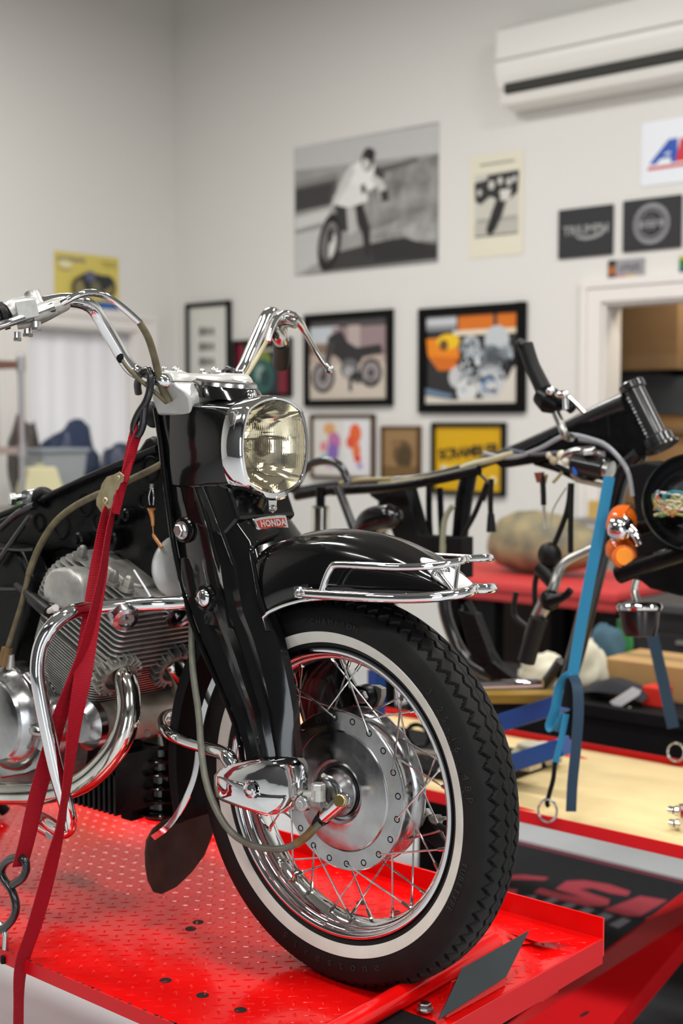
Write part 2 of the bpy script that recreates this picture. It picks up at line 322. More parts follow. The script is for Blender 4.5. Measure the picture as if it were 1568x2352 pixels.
# ------------------------------------------------------------------ flat prints on the walls
def wp(px, py, off=0.0, wall='b'):
    return at(px, py, y=WALL_Y - off) if wall == 'b' else at(px, py, x=WALL_X + off)
def rect_from(c, wall='b'):
    """four pixel corners tl,tr,br,bl -> axis-aligned rectangle in wall coordinates (s0,s1,z0,z1)"""
    q = [wp(*p, wall=wall) for p in c]; s = [(p.x if wall == 'b' else p.y) for p in q]
    return (s[0] + s[3]) / 2, (s[1] + s[2]) / 2, (q[2].z + q[3].z) / 2, (q[0].z + q[1].z) / 2
def wl(s, z, off, wall='b'): return V((s, WALL_Y - off, z)) if wall == 'b' else V((WALL_X + off, s, z))
class Print:
    """paper print: a sheet with flat inked areas, each a hair above the one before"""
    def __init__(s, rect, off, base, wall='b', rough=0.5, th=0.0015):
        s.g = G(); s.r = rect; s.off = off; s.w = wall; s.mats = []; s.rough = rough; s.k = 0
        s.sheet = rect; s.slot(base)
        a, b, c, d = rect
        p = [wl(a, c, off, wall), wl(b, c, off, wall), wl(b, d, off, wall), wl(a, d, off, wall)]
        n = V((0, th, 0)) if wall == 'b' else V((-th, 0, 0))
        s.g.prism(p, n); s.top = off
    def slot(s, m):
        if isinstance(m, str): m = cm(m, s.rough)
        if m not in s.mats: s.mats.append(m)
        s.g.cur = s.mats.index(m)
    def P(s, u, v): a, b, c, d = s.r; return wl(a + (b - a) * u, d - (d - c) * v, s.top, s.w)
    def poly(s, col, pts):
        s.slot(col); s.top += 0.00025; s.g.poly([s.P(u, v) for u, v in pts]); return s
    def px(s, col, pts):
        s.slot(col); s.top += 0.00025; a, b, c, d = s.r; q = []
        for p in pts:
            w = wp(p[0], p[1], s.top, s.w); t = w.x if s.w == 'b' else w.y
            q.append(wl(min(max(t, a), b), min(max(w.z, c), d), s.top, s.w))
        s.g.poly(q); return s
    def rect(s, col, u0, v0, u1, v1): return s.poly(col, [(u0, v0), (u1, v0), (u1, v1), (u0, v1)])
    def ell(s, col, u, v, ru, rv, ang=0.0, n=20, hole=0.0):
        s.slot(col); s.top += 0.00025; a, b, c, d = s.r; W, H = b - a, d - c
        def pt(t, k): 
            x = ru * W * math.cos(t) * k; y = rv * W * math.sin(t) * k
            x, y = x * math.cos(ang) - y * math.sin(ang), x * math.sin(ang) + y * math.cos(ang)
            return s.P(u + x / W, v + y / H)
        ring = [pt(2 * PI * i / n, 1) for i in range(n)]
        if hole: s.g.loft([ring, [pt(2 * PI * i / n, hole) for i in range(n)]], cap=False)
        else: s.g.poly(ring)
        return s
    def text(s, col, body, u, v, size, spacing=1.0, shear=0.0, offset=0.0, rot=0.0):
        s.slot(col); s.top += 0.0006; o = s.P(u, v); xd = V((math.cos(rot), 0, math.sin(rot))) if s.w == 'b' else V((0, math.cos(rot), math.sin(rot)))
        vs, fs = text_geo(body, size, 0.0001, frame_m(o, xd, V((0, 0, 1))), spacing, shear, offset); s.g.add(vs, fs); return s
    def marks(s, col, u0, u1, v, h, n, seed=1):
        """a row of letter-like strokes too small to read"""
        rnd = random.Random(seed); w = (u1 - u0) / n
        for k in range(n):
            x = u0 + w * k; hh = h * rnd.uniform(0.8, 1.0); t = rnd.randrange(3); s.rect(col, x, v - hh / 2, x + w * 0.3, v + hh / 2)
            if t != 1: s.rect(col, x + w * 0.3, v - hh / 2, x + w * 0.78, v - hh / 2 + h * 0.22)
            if t != 2: s.rect(col, x + w * 0.3, v - h * 0.1, x + w * 0.7, v + h * 0.12)
            if t != 0: s.rect(col, x + w * 0.3, v + hh / 2 - h * 0.22, x + w * 0.78, v + hh / 2)
        return s
    def build(s, name, parent=None, label=None): return build(s.g, name, s.mats, parent, smooth=False, label=label)
def framed(corners, label, fw, fcol, depth=0.03, group=None, name='picture_frame', rough=0.35, mat_w=0.0, mat_col='#ece8e0', wall='b'):
    r = rect_from(corners, wall); a, b, c, d = r
    mid = wl((a + b) / 2, c, 0.004, wall)
    t = thing(name, mid, label, 'picture', group)
    g = G()
    def bx(s0, s1, z0, z1, o0, o1):
        p, q = wl(s0, z0, o0, wall), wl(s1, z1, o1, wall); g.bb(p, q)
    bx(a, a + fw, c, d, 0.004, depth); bx(b - fw, b, c, d, 0.004, depth); bx(a + fw, b - fw, c, c + fw, 0.004, depth); bx(a + fw, b - fw, d - fw, d, 0.004, depth)
    build(g, 'frame', cm(fcol, 0.6, spec=0.15), t, smooth=False, bevel=0.003)
    pr = Print((a + fw, b - fw, c + fw, d - fw), 0.014, mat_col, wall, rough=0.22)
    if mat_w:
        W, H = b - a - 2 * fw, d - c - 2 * fw
        pr.r = (a + fw + mat_w, b - fw - mat_w, c + fw + mat_w, d - fw - mat_w)
    return t, pr
GN = mat('photo_sky_grey', hx('#aaa8a6'), 0.5, noise=0.25, nscale=5)
GD = mat('photo_dust_grey', hx('#a2a09e'), 0.5, noise=0.6, nscale=7)
# 1 large black and white print of a dirt-track rider
r = rect_from([(677, 338), (1012, 282), (1003, 602), (677, 635)])
p = Print(r, 0.004, GN)
p.px('#c4c3c2', [(677, 340), (1012, 284), (1012, 350), (677, 392)])
p.px(GD, [(900, 380), (1008, 355), (1006, 560), (850, 540), (845, 440)])
p.px('#5a5857', [(678, 420), (775, 398), (772, 440), (760, 470), (678, 488)])
p.px('#3d3c3b', [(678, 438), (765, 420), (755, 468), (678, 484)])
p.px('#8a8886', [(678, 420), (775, 400), (775, 410), (678, 432)])
p.px('#605e5d', [(865, 385), (960, 362), (960, 370), (872, 400)])
p.px('#d2d1cf', [(678, 500), (760, 478), (750, 520), (678, 545)])
p.px('#c6c5c3', [(678, 545), (745, 520), (735, 600), (678, 634)])
p.px('#9a9997', [(678, 528), (740, 510), (738, 524), (678, 540)])
p.px(mat('photo_pale_dust', hx('#b4b3b0'), 0.5, noise=0.5, nscale=9), [(850, 530), (920, 505), (1005, 515), (1004, 550), (860, 560)])
p.px('#3a3938', [(735, 590), (850, 560), (905, 548), (1004, 560), (1003, 600), (890, 610), (740, 628)])
p.px('#2b2a2a', [(850, 560), (930, 545), (1003, 572), (1003, 590), (860, 600)])
p.px('#8f8e8c', [(700, 628), (1003, 594), (1003, 602), (700, 633)])
p.ell('#201f1f', 0.262, 0.77, 0.082, 0.158, 0.22, 28, hole=0.70); p.ell('#6c6b69', 0.262, 0.77, 0.053, 0.10, 0.22); p.ell('#d9d8d5', 0.285, 0.80, 0.022, 0.065, 0.25)
p.ell('#2c2b2b', 0.27, 0.72, 0.02, 0.04)
p.px('#2b2a2a', [(775, 480), (830, 462), (848, 520), (850, 585), (838, 590), (832, 540), (812, 490), (790, 520)])
p.px('#343332', [(768, 470), (800, 462), (800, 530), (780, 530)])
p.px('#bcbbb8', [(795, 480), (815, 475), (822, 530), (800, 545)])
p.px('#e6e5e2', [(765, 455), (790, 410), (838, 418), (845, 462), (800, 478), (770, 470)])
p.px('#efeeeb', [(800, 385), (830, 368), (868, 378), (872, 420), (850, 438), (800, 418)])
p.px('#d0cfcc', [(790, 400), (806, 376), (815, 392), (800, 425), (775, 462), (752, 490)])
p.px('#cccbc8', [(862, 385), (886, 430), (888, 460), (872, 458), (866, 430), (852, 410)])
p.px('#3a3938', [(872, 440), (890, 435), (892, 460), (876, 462)])
p.px('#454443', [(862, 375), (882, 400), (876, 412), (858, 400)])
p.ell('#4b4a49', 0.535, 0.185, 0.045, 0.062, 0.1); p.ell('#cfceca', 0.525, 0.215, 0.028, 0.035); p.ell('#2a2929', 0.55, 0.15, 0.035, 0.03)
p.px('#5d5c5b', [(828, 425), (838, 422), (840, 440), (830, 446)])
tag(p.build('wall_poster'), 'large black and white poster of a racer sliding a dirt bike, unframed on the wall', 'poster')
# 2 small sepia race print
r = rect_from([(1079, 362), (1207, 343), (1198, 582), (1077, 596)])
p = Print(r, 0.004, '#e4dfca')
p.rect('#cdcabf', 0.10, 0.18, 0.92, 0.80); p.rect('#a8a59d', 0.14, 0.62, 0.90, 0.66); p.rect('#bdbab0', 0.10, 0.66, 0.92, 0.80); p.rect('#55534f', 0.12, 0.785, 0.90, 0.80)
p.poly('#2b2a29', [(0.35, 0.2), (0.92, 0.19), (0.90, 0.40), (0.75, 0.46), (0.5, 0.44), (0.3, 0.38)])
p.poly('#2f2e2c', [(0.10, 0.26), (0.36, 0.24), (0.42, 0.40), (0.22, 0.48), (0.12, 0.44)])
for (u, v, rr) in ((0.42, 0.30, 0.07), (0.58, 0.27, 0.06), (0.74, 0.29, 0.06), (0.84, 0.27, 0.05), (0.2, 0.36, 0.05), (0.62, 0.40, 0.06)): p.ell('#cfcdc6', u, v, rr * 0.8, rr)
p.poly('#262524', [(0.55, 0.40), (0.72, 0.42), (0.62, 0.60), (0.50, 0.74), (0.40, 0.80), (0.36, 0.72), (0.42, 0.58)])
p.ell('#1f1e1d', 0.40, 0.70, 0.05, 0.12, 0.4, hole=0.6); p.poly('#d8d6cf', [(0.58, 0.36), (0.78, 0.36), (0.76, 0.46), (0.6, 0.47)])
p.rect('#8d8a80', 0.2, 0.085, 0.84, 0.10)
tag(p.build('wall_poster'), 'small cream race print with riders leaning into a turn, right of the large poster', 'poster')
# 3 black signs
DK = '#28282b'
for (cn, lab, kind) in (([(1285, 485), (1411, 468), (1408, 583), (1285, 596)], 'dark sign with a silver script logo, left of the round-emblem sign', 0),
                        ([(1432, 462), (1567, 448), (1567, 567), (1434, 580)], 'dark sign with a pale round emblem below the white banner', 1)):
    r = rect_from(cn); a, b, c, d = r; t = thing('logo_sign', wl((a + b) / 2, c, 0.003), lab, 'sign')
    build(G().bb(wl(a, c, 0.003), wl(b, d, 0.016)), 'panel', cm(DK, 0.6), t, smooth=False, bevel=0.002)
    p = Print((a + 0.008, b - 0.008, c + 0.008, d - 0.008), 0.0172, '#2b2b2f', th=0.001, rough=0.6)
    H = d - c
    if kind == 0:
        p.text('#9a9a98', 'TRIUMPH', 0.52, 0.46, 0.066, spacing=0.98, offset=0.0015)
        p.poly('#9a9a98', [(0.30, 0.55), (0.38, 0.58), (0.52, 0.605), (0.68, 0.59), (0.82, 0.53), (0.90, 0.45), (0.91, 0.50), (0.84, 0.60), (0.70, 0.66), (0.52, 0.68), (0.38, 0.64)])
    else:
        p.ell('#8f8f92', 0.5, 0.5, 0.33, 0.33, 0, 40, hole=0.78); p.ell('#8f8f92', 0.5, 0.5, 0.23, 0.23, 0, 36, hole=0.9)
        p.rect('#a5a5a8', 0.27, 0.44, 0.73, 0.56); p.marks('#4b4b50', 0.29, 0.71, 0.5, 0.06, 8, 2)
        for k in range(18): p.ell('#2f2f33', 0.5 + 0.29 * math.cos(k * PI / 9), 0.5 + 0.31 * math.sin(k * PI / 9), 0.013, 0.02)
        for k in range(8): p.ell('#77777b', 0.5 + 0.12 * math.cos(k * PI / 4 + .3), 0.5 + 0.13 * math.sin(k * PI / 4 + .3), 0.02, 0.03)
    p.build('sign_face', t)
# 4 white banner with the letters cut off by the frame
q0 = wp(1474, 284); q1 = wp(1472, 430); W0 = q0.x
r = (W0, W0 + 0.95, q1.z, q0.z); p = Print(r, 0.005, '#e9edf3', rough=0.35)
L0 = wp(1492, 385)
H = r[3] - r[2]
p.px('#1f4fb0', [(1490, 378), (1535, 320), (1556, 316), (1556, 340), (1527, 352), (1505, 378)])
p.px('#1f4fb0', [(1538, 320), (1556, 316), (1556, 371), (1540, 374)])
p.px('#1f4fb0', [(1508, 366), (1545, 360), (1545, 352), (1515, 358)])
p.px('#d22230', [(1562, 317), (1592, 313), (1588, 367), (1551, 372)])
ax = wp(1700, 330, 0.006); p.text('#d22230', 'A', (ax.x - r[0]) / 0.95 + 0.1, 0.46, 0.36, offset=0.012)
p.px('#d22230', [(1488, 385), (1700, 356), (1700, 362), (1486, 392)])
tag(p.build('banner'), 'white vinyl banner with blue and red slanted letters above the dark signs', 'banner')
# 5 licence plates
r = rect_from([(1398, 598), (1481, 592), (1481, 640), (1397, 646)]); p = Print(r, 0.008, '#9f9da0', th=0.003, rough=0.4)
p.rect('#2c2a28', 0.0, 0.0, 0.22, 1.0); p.ell('#b0642c', 0.11, 0.5, 0.10, 0.12); p.rect('#c9525c', 0.24, 0.78, 0.5, 1.0); p.rect('#d0a81e', 0.5, 0.78, 0.78, 1.0)
p.marks('#76737a', 0.32, 0.92, 0.42, 0.42, 6, 9)
tag(p.build('license_plate'), 'grey license plate with red and yellow tabs over the store room door', 'license plate')
r = rect_from([(1561, 588), (1650, 580), (1650, 622), (1561, 630)]); p = Print(r, 0.008, '#1c7a3c', th=0.003)
p.rect('#c4b52c', 0, 0, 1, 0.2); p.rect('#23407a', 0, 0.75, 1, 1)
tag(p.build('license_plate'), 'green and yellow plate cut by the right edge of the picture', 'license plate')
# 6 framed pictures
t, p = framed([(432, 697), (534, 692), (534, 880), (432, 880)], 'tall narrow black-framed print of small dark motifs, nearest the corner', 0.028, '#0e0e0e', mat_col='#d8d8d0')
for v in (0.34, 0.55, 0.76):
    for (u, rr) in ((0.32, 0.07), (0.46, 0.06), (0.60, 0.05)): p.ell('#6f716c', u, v, rr, rr * 1.3)
    p.rect('#8d8f89', 0.24, v + 0.05, 0.68, v + 0.06)
p.build('print', t)
t, p = framed([(541, 781), (675, 777), (672, 912), (541, 912)], 'black-framed dark teal poster with crimson side bands behind the far handlebar', 0.022, '#141012', mat_col='#7c1428')
p.rect('#17242c', 0.14, 0.0, 0.80, 1.0); p.ell('#7c8c2c', 0.5, 0.36, 0.16, 0.12); p.ell('#2a5a54', 0.5, 0.66, 0.22, 0.24); p.ell('#8aa49a', 0.46, 0.6, 0.09, 0.11); p.ell('#1c3c3c', 0.55, 0.7, 0.10, 0.12)
p.rect('#b9b49c', 0.2, 0.12, 0.72, 0.18)
p.build('print', t)
t, p = framed([(705, 721), (908, 713), (903, 933), (702, 933)], 'black-framed photograph of a vintage black motorcycle parked on concrete', 0.042, '#101010', mat_col='#b8aaa0')
p.rect('#4b4648', 0, 0, 1, 0.10); p.rect('#c5cbd0', 0, 0.08, 0.38, 0.28); p.rect('#9a8486', 0.3, 0.10, 1, 0.48); p.rect('#b9a9a4', 0.5, 0.08, 0.66, 0.45); p.rect('#86705f', 0, 0.30, 0.35, 0.42)
p.rect('#cfc3b4', 0, 0.5, 1, 1); p.rect('#bba99c', 0, 0.46, 1, 0.56)
for (u, v, rr) in ((0.18, 0.72, 0.155), (0.80, 0.68, 0.14)):
    p.ell('#2b2a2d', u, v, rr, rr, 0, 26, hole=0.78); p.ell('#938b8c', u, v, rr * 0.76, rr * 0.76, 0, 24); p.ell('#4a474a', u, v, rr * 0.3, rr * 0.3)
p.poly('#2a282b', [(0.26, 0.2), (0.42, 0.13), (0.5, 0.28), (0.62, 0.36), (0.92, 0.33), (0.95, 0.44), (0.7, 0.48), (0.62, 0.62), (0.5, 0.7), (0.4, 0.5), (0.3, 0.42)])
p.poly('#3c393b', [(0.25, 0.2), (0.34, 0.3), (0.22, 0.7), (0.17, 0.7)])
p.ell('#69676a', 0.53, 0.62, 0.12, 0.10); p.ell('#a9a7a8', 0.52, 0.66, 0.07, 0.06); p.ell('#2a2a2c', 0.62, 0.72, 0.08, 0.05); p.rect('#39373a', 0.52, 0.72, 0.56, 0.9); p.rect('#5b5759', 0.6, 0.76, 0.9, 0.8)
p.build('print', t)
t, p = framed([(965, 709), (1212, 694), (1210, 947), (966, 948)], 'black-framed photograph of a chrome engine with an orange fuel tank', 0.052, '#0c0c0c', mat_col='#2a272a')
p.rect('#c8ccd0', 0, 0, 0.34, 0.10); p.rect('#8d8f92', 0, 0.1, 0.34, 0.16); p.rect('#d9731a', 0.36, 0.0, 1.0, 0.17); p.rect('#e8d9c0', 0.3, 0.17, 1, 0.23)
p.rect('#41383a', 0.74, 0.0, 0.78, 0.14)
p.poly('#ee8a14', [(0.0, 0.25), (0.35, 0.24), (0.38, 0.5), (0.32, 0.62), (0.14, 0.62), (0.02, 0.44)]); p.ell('#f2c41e', 0.25, 0.29, 0.13, 0.07); p.ell('#6b4420', 0.2, 0.33, 0.05, 0.05); p.poly('#d86d14', [(0.05, 0.45), (0.38, 0.48), (0.32, 0.62), (0.14, 0.62)])
for (u, v, rr, c_) in ((0.5, 0.36, .1, '#b9c0c6'), (0.78, 0.3, .13, '#c4cace'), (0.72, 0.5, .12, '#6e747a'), (0.6, 0.5, .08, '#aab2b8'), (0.36, 0.7, .1, '#c9cbcc'), (0.5, 0.76, .13, '#9ea4a8'), (0.46, 0.86, .11, '#dadbda'), (0.72, 0.76, .16, '#c7cacb'), (0.7, 0.78, .08, '#5d83b4'), (0.72, 0.8, .05, '#e4e2dc'), (0.56, 0.62, .06, '#3a3c40'), (0.88, 0.44, .07, '#a9b0b6')): p.ell(c_, u, v, rr, rr)
p.poly('#d8d2c6', [(0, 0.9), (0.3, 0.96), (0.8, 0.94), (0.96, 0.6), (1, 0.6), (1, 1), (0, 1)]); p.poly('#6d88a4', [(0, 0.82), (0.3, 0.9), (0.3, 0.94), (0, 0.88)])
random.seed(5)
for k in range(90):
    c_ = random.choice(['#e8ecee', '#2a2c30', '#8a929a', '#c4ccd2', '#1c1d20', '#5a6068', '#a8b4c0']); u_ = random.gauss(0.62, 0.17); v_ = random.gauss(0.58, 0.16)
    if 0.36 < u_ < 0.96 and 0.24 < v_ < 0.93: p.ell(c_, u_, v_, random.uniform(0.008, 0.03), random.uniform(0.008, 0.03), random.uniform(0, 3))
for k in range(6): p.rect('#4a4e54', 0.66 - 0.01 * k, 0.40 + 0.035 * k, 0.92, 0.412 + 0.035 * k)
p.build('print', t)
t, p = framed([(718, 953), (865, 950), (862, 1100), (718, 1100)], 'brown-framed pair of small colourful abstract watercolours on white', 0.018, '#4a2f1c', mat_col='#dedad2')
p.rect('#e6e4e6', 0.52, 0.04, 0.94, 0.96)
for (u, v, a_, b_, c_) in ((0.28, 0.2, .1, .08, '#dba46a'), (0.36, 0.42, .11, .13, '#c074a4'), (0.34, 0.6, .1, .12, '#8a6cb4'), (0.18, 0.5, .06, .07, '#dd8894'), (0.2, 0.72, .08, .07, '#8cb8c4'), (0.3, 0.8, .1, .05, '#c9a0c8'), (0.72, 0.28, .10, .13, '#e86a3c'), (0.64, 0.42, .07, .08, '#e25a40'), (0.74, 0.56, .07, .10, '#e87a48'), (0.76, 0.7, .06, .05, '#e05038'), (0.8, 0.82, .05, .04, '#b4a0d0')): p.ell(c_, u, v, a_, b_)
p.build('print', t)
t, p = framed([(880, 980), (970, 977), (968, 1105), (880, 1105)], 'small wooden-framed sepia print between the watercolours and the yellow sign', 0.012, '#5a3d22', mat_col='#9a7a54')
p.ell('#6a5236', 0.55, 0.5, 0.28, 0.3); p.ell('#54432f', 0.6, 0.6, 0.2, 0.3); p.ell('#8a6c48', 0.35, 0.3, 0.14, 0.1); p.rect('#7a5e3c', 0, 0.75, 1, 1)
p.build('print', t)
t, p = framed([(994, 972), (1165, 968), (1163, 1137), (997, 1137)], 'black-framed yellow sign with bold black lettering', 0.024, '#17171a', mat_col='#d9a90e')
p.text('#3b3018', 'SCRAMBLER', 0.5, 0.40, 0.082, spacing=0.92, offset=0.004, rot=0.10)
p.marks('#4a3c1c', 0.52, 0.80, 0.55, 0.06, 6, 8); p.poly('#f0d24a', [(0.1, 0.62), (0.32, 0.6), (0.34, 0.66), (0.12, 0.68)]); p.ell('#e8e0c4', 0.14, 0.64, 0.05, 0.025)
p.ell('#efe4b0', 0.88, 0.82, 0.05, 0.05)
p.build('print', t)
# left wall: yellow poster with a blue foot
r = rect_from([(122, 573), (272, 595), (272, 716), (126, 696)], 'l'); p = Print(r, 0.004, '#d9c766', 'l')
p.rect('#2463a6', 0.0, 0.87, 1.0, 1.0)
p.marks('#6f6a8c', 0.04, 0.48, 0.13, 0.09, 7, 3); p.marks('#9a8c50', 0.70, 0.96, 0.12, 0.035, 9, 4); p.marks('#9a8c50', 0.74, 0.96, 0.18, 0.035, 8, 5); p.ell('#e4dcb0', 0.14, 0.24, 0.10, 0.05)
for (u, v, rr) in ((0.38, 0.66, 0.15), (0.78, 0.58, 0.14)): p.ell('#3c3a34', u, v, rr, rr, 0, 24, hole=0.72); p.ell('#8c8254', u, v, rr * 0.7, rr * 0.7)
p.poly('#2f2f34', [(0.36, 0.42), (0.48, 0.34), (0.62, 0.36), (0.86, 0.4), (0.86, 0.56), (0.66, 0.72), (0.46, 0.74), (0.4, 0.56)]); p.ell('#5c6078', 0.52, 0.42, 0.08, 0.07); p.ell('#6c6a50', 0.6, 0.62, 0.08, 0.08)
tag(p.build('wall_poster'), 'yellow motorcycle poster with a blue foot strip on the left wall', 'poster')

# ------------------------------------------------------------------ wall air conditioner
ACW = mat('ac_plastic', hx('#eceae4'), 0.3, coat=0.2); ACD = mat('ac_dark_slot', hx('#2c2a24'), 0.6)
c0 = at(1146, 170, y=WALL_Y - 0.16)
AX0 = c0.x; AX1 = AX0 + 1.15
zt = at(1137, 72, y=WALL_Y - 0.1).z
z1 = at(1160, 163, y=WALL_Y - 0.2).z; z2 = at(1172, 205, y=WALL_Y - 0.17).z; z3 = at(1182, 246, y=WALL_Y - 0.13).z
t = thing('air_conditioner', (AX0 + 0.6, WALL_Y - 0.01, z3 - 0.01), 'white split air conditioner high on the back wall', 'air conditioner')
def aprof(o=0.0): return [(WALL_Y - 0.004, zt), (WALL_Y - 0.14, zt), (WALL_Y - 0.185, zt - 0.03), (WALL_Y - 0.20, z1 + 0.02), (WALL_Y - 0.19, z1 - 0.02), (WALL_Y - 0.165, z2 + 0.012), (WALL_Y - 0.10, z2 + 0.03), (WALL_Y - 0.10, z3 + 0.03), (WALL_Y - 0.05, z3), (WALL_Y - 0.004, z3)]
build(G().loft([[V((x, y, z)) for (y, z) in aprof()] for x in (AX0, AX1)]), 'casing', ACW, t, smooth=False, bevel=0.004)
gg = z1 + 0.055
build(G().bb((AX0 + 0.004, WALL_Y - 0.2035, gg), (AX1 - 0.004, WALL_Y - 0.198, gg + 0.010)), 'front_groove', cm('#b8b4ac', 0.6), t, smooth=False)
build(G().bb((AX0 + 0.05, WALL_Y - 0.186, z2 - 0.018), (AX1 - 0.04, WALL_Y - 0.1005, z2 + 0.03)), 'outlet_slot', ACD, t, smooth=False)
g = G(); q = [(WALL_Y - 0.165, z2 - 0.02), (WALL_Y - 0.175, z2 - 0.032), (WALL_Y - 0.155, z3 + 0.012), (WALL_Y - 0.10, z3 - 0.004), (WALL_Y - 0.095, z3 + 0.004), (WALL_Y - 0.145, z2 - 0.04)]
g.loft([[V((x, y, z)) for (y, z) in q] for x in (AX0 + 0.035, AX1 - 0.02)]); build(g, 'louvre', ACW, t, smooth=False, bevel=0.003)
g = G()
for k in range(9): g.box((AX0 + 0.12 + 0.12 * k, WALL_Y - 0.15, z2 - 0.006), (0.006, 0.03, 0.03))
build(g, 'vane_row', cm('#4a4840', 0.5), t, smooth=False)
build(G().bb((AX0 - 0.002, WALL_Y - 0.15, z3 + 0.02), (AX0 + 0.035, WALL_Y - 0.02, z2 + 0.03)), 'end_cap', ACW, t, smooth=False, bevel=0.004)
# ================================================================== near lift
DK_Y0, DK_Y1, DK_X0, DK_X1 = -0.279, 0.385, -2.5, 0.212
lift = thing('motorcycle_lift', (-0.9, 0.05, FLOOR_Z), 'red steel motorcycle lift with diamond-plate deck under the black motorcycle', 'motorcycle lift')
BLKH = mat('hole_shade', (0.004, 0.002, 0.002), 0.8)  # near-black that stands for the shade inside holes and bores
g = G(); g.bb((DK_X0, DK_Y0, -0.004), (DK_X1, DK_Y1, -0.0002))
# raised lugs of the tread plate
pt = 0.0215; e1 = V((1, 1, 0)).normalized(); e2 = V((1, -1, 0)).normalized()
def lug(c, d, L, w, h):
    n = V((-d.y, d.x, 0)); vs = []
    for t, ww in ((-1, 0.0), (-0.6, 0.75), (0, 1), (0.6, 0.75), (1, 0.0)):
        vs.append(c + d * (t * L) + n * (ww * w)); vs.append(c + d * (t * L * 0.9) + V((0, 0, h * (1 if abs(t) < 0.9 else 0.25)))); vs.append(c + d * (t * L) - n * (ww * w))
    fs = []
    for i in range(4):
        a = i * 3; fs += [(a, a + 3, a + 4, a + 1), (a + 1, a + 4, a + 5, a + 2)]
    g.add(vs, fs)
for i in range(-90, 90):
    for j in range(-90, 90):
        c = e1 * (i * pt) + e2 * (j * pt)
        if c.x < -1.75 or c.x > DK_X1 - 0.012 or c.y < DK_Y0 + 0.012 or c.y > DK_Y1 - 0.015: continue
        if -0.02 < c.x < 0.16 and abs(c.y) < 0.03: continue
        if (i + j) % 2: lug(c, e1, 0.0098, 0.0026, 0.0008)
        else: lug(c, e2, 0.0098, 0.0026, 0.0008)
build(g, 'deck', RED, lift, ang=0.9)
# near turned-down edge, far raised rail, front lip; edge and lip coloured as shaded
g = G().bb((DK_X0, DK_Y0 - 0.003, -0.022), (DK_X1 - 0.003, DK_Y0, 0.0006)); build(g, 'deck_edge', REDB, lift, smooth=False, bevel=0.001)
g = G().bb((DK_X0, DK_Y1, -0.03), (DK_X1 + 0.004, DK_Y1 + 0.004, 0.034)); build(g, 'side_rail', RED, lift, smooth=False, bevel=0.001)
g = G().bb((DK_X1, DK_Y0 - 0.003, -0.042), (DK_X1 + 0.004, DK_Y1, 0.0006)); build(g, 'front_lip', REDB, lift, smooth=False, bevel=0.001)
# dark discs on the plate, standing for the shade inside its holes
for (px, py) in ((380, 2252), (465, 2286), (552, 2320), (830, 2074), (908, 2096), (438, 2133), (455, 2118)):
    c = at(px, py, z=0.0); build(G().lathe([(0, 0.0004), (0.0065, 0.0004), (0.0085, 0.0009), (0.0095, 0.0001)], c, (0, 0, 1), 18), 'deck_hole', BLKH, lift)
# paint chips on the edge
g = G()
for k in range(60):
    x = random.uniform(-0.6, 0.15); s_ = random.uniform(0.0008, 0.0032)
    g.box((x, DK_Y0 - 0.0008, 0.0004), (s_ * 2.2, 0.003, 0.0009))
build(g, 'paint_chips', mat('bare_dark_steel', (0.05, 0.045, 0.04), 0.5, 0.5), lift, smooth=False, kind='stuff')
# clamp tube lying across the deck in front of the wheel, and the black stop plate
tb0 = at(915, 2330, z=0.02); tb1 = V((0.118, 0.30, 0.02))
g = G().tube([V((0.138, -0.30, 0.018)), V((0.128, 0.0, 0.018)), V((0.118, 0.215, 0.018))], 0.0165, n=20, cr=1)
build(g, 'clamp_tube', RED, lift)
build(G().cyl((0.138, -0.302, 0.018), (0.138, -0.296, 0.018), 0.0125, 16), 'tube_bore', BLKH, lift)
PLM = mat('grey_black_steel', (0.035, 0.042, 0.046), 0.5, 0.2, bump=0.1, bscale=300)
tl = at(1062, 2223, x=0.172); tr = at(1216, 2137, x=0.172); bl = at(1012, 2352, x=0.20); br = at(1150, 2270, x=0.20)
T = V((0, 0, 0))
zt_ = (tl.z + tr.z) / 2; tl.z = tr.z = zt_
pl = [at(1008, 2342, x=0.203), at(1163, 2243, x=0.203), at(1217, 2135, x=0.186), at(1062, 2223, x=0.186)]
build(G().prism(pl, V((-0.003, 0, -0.0025))), 'stop_plate', PLM, lift, smooth=False, bevel=0.0008)
build(G().bb((0.105, -0.145, 0.0002), (0.2, -0.045, 0.005)), 'stop_foot', BLACKM, lift, smooth=False, bevel=0.001)
hb = at(975, 2319, z=0.005)
b_ = build(G().cyl(hb, hb + V((0, 0, 0.0025)), 0.0125, 24).hexb(hb + V((0, 0, 0.0025)), (0, 0, 1), 0.0098, 0.008), 'hex_bolt', STEEL, lift, smooth=False, label='steel hex bolt with washer')
g = G().prism([V((0.198, -0.02, 0.001)), V((0.198, 0.13, 0.001)), V((0.180, 0.135, 0.035)), V((0.180, 0.02, 0.035))], (-0.003, 0, 0)); build(g, 'stop_bracket', RED, lift, smooth=False)
# lifted triangular flap behind the plate
f0 = [at(1190, 2170, z=0.003), at(1316, 2156, z=0.012), at(1240, 2166, z=0.014), at(1160, 2140, z=0.004)]
build(G().poly(f0), 'raised_flap', RED, lift, smooth=False, solid=0.002)
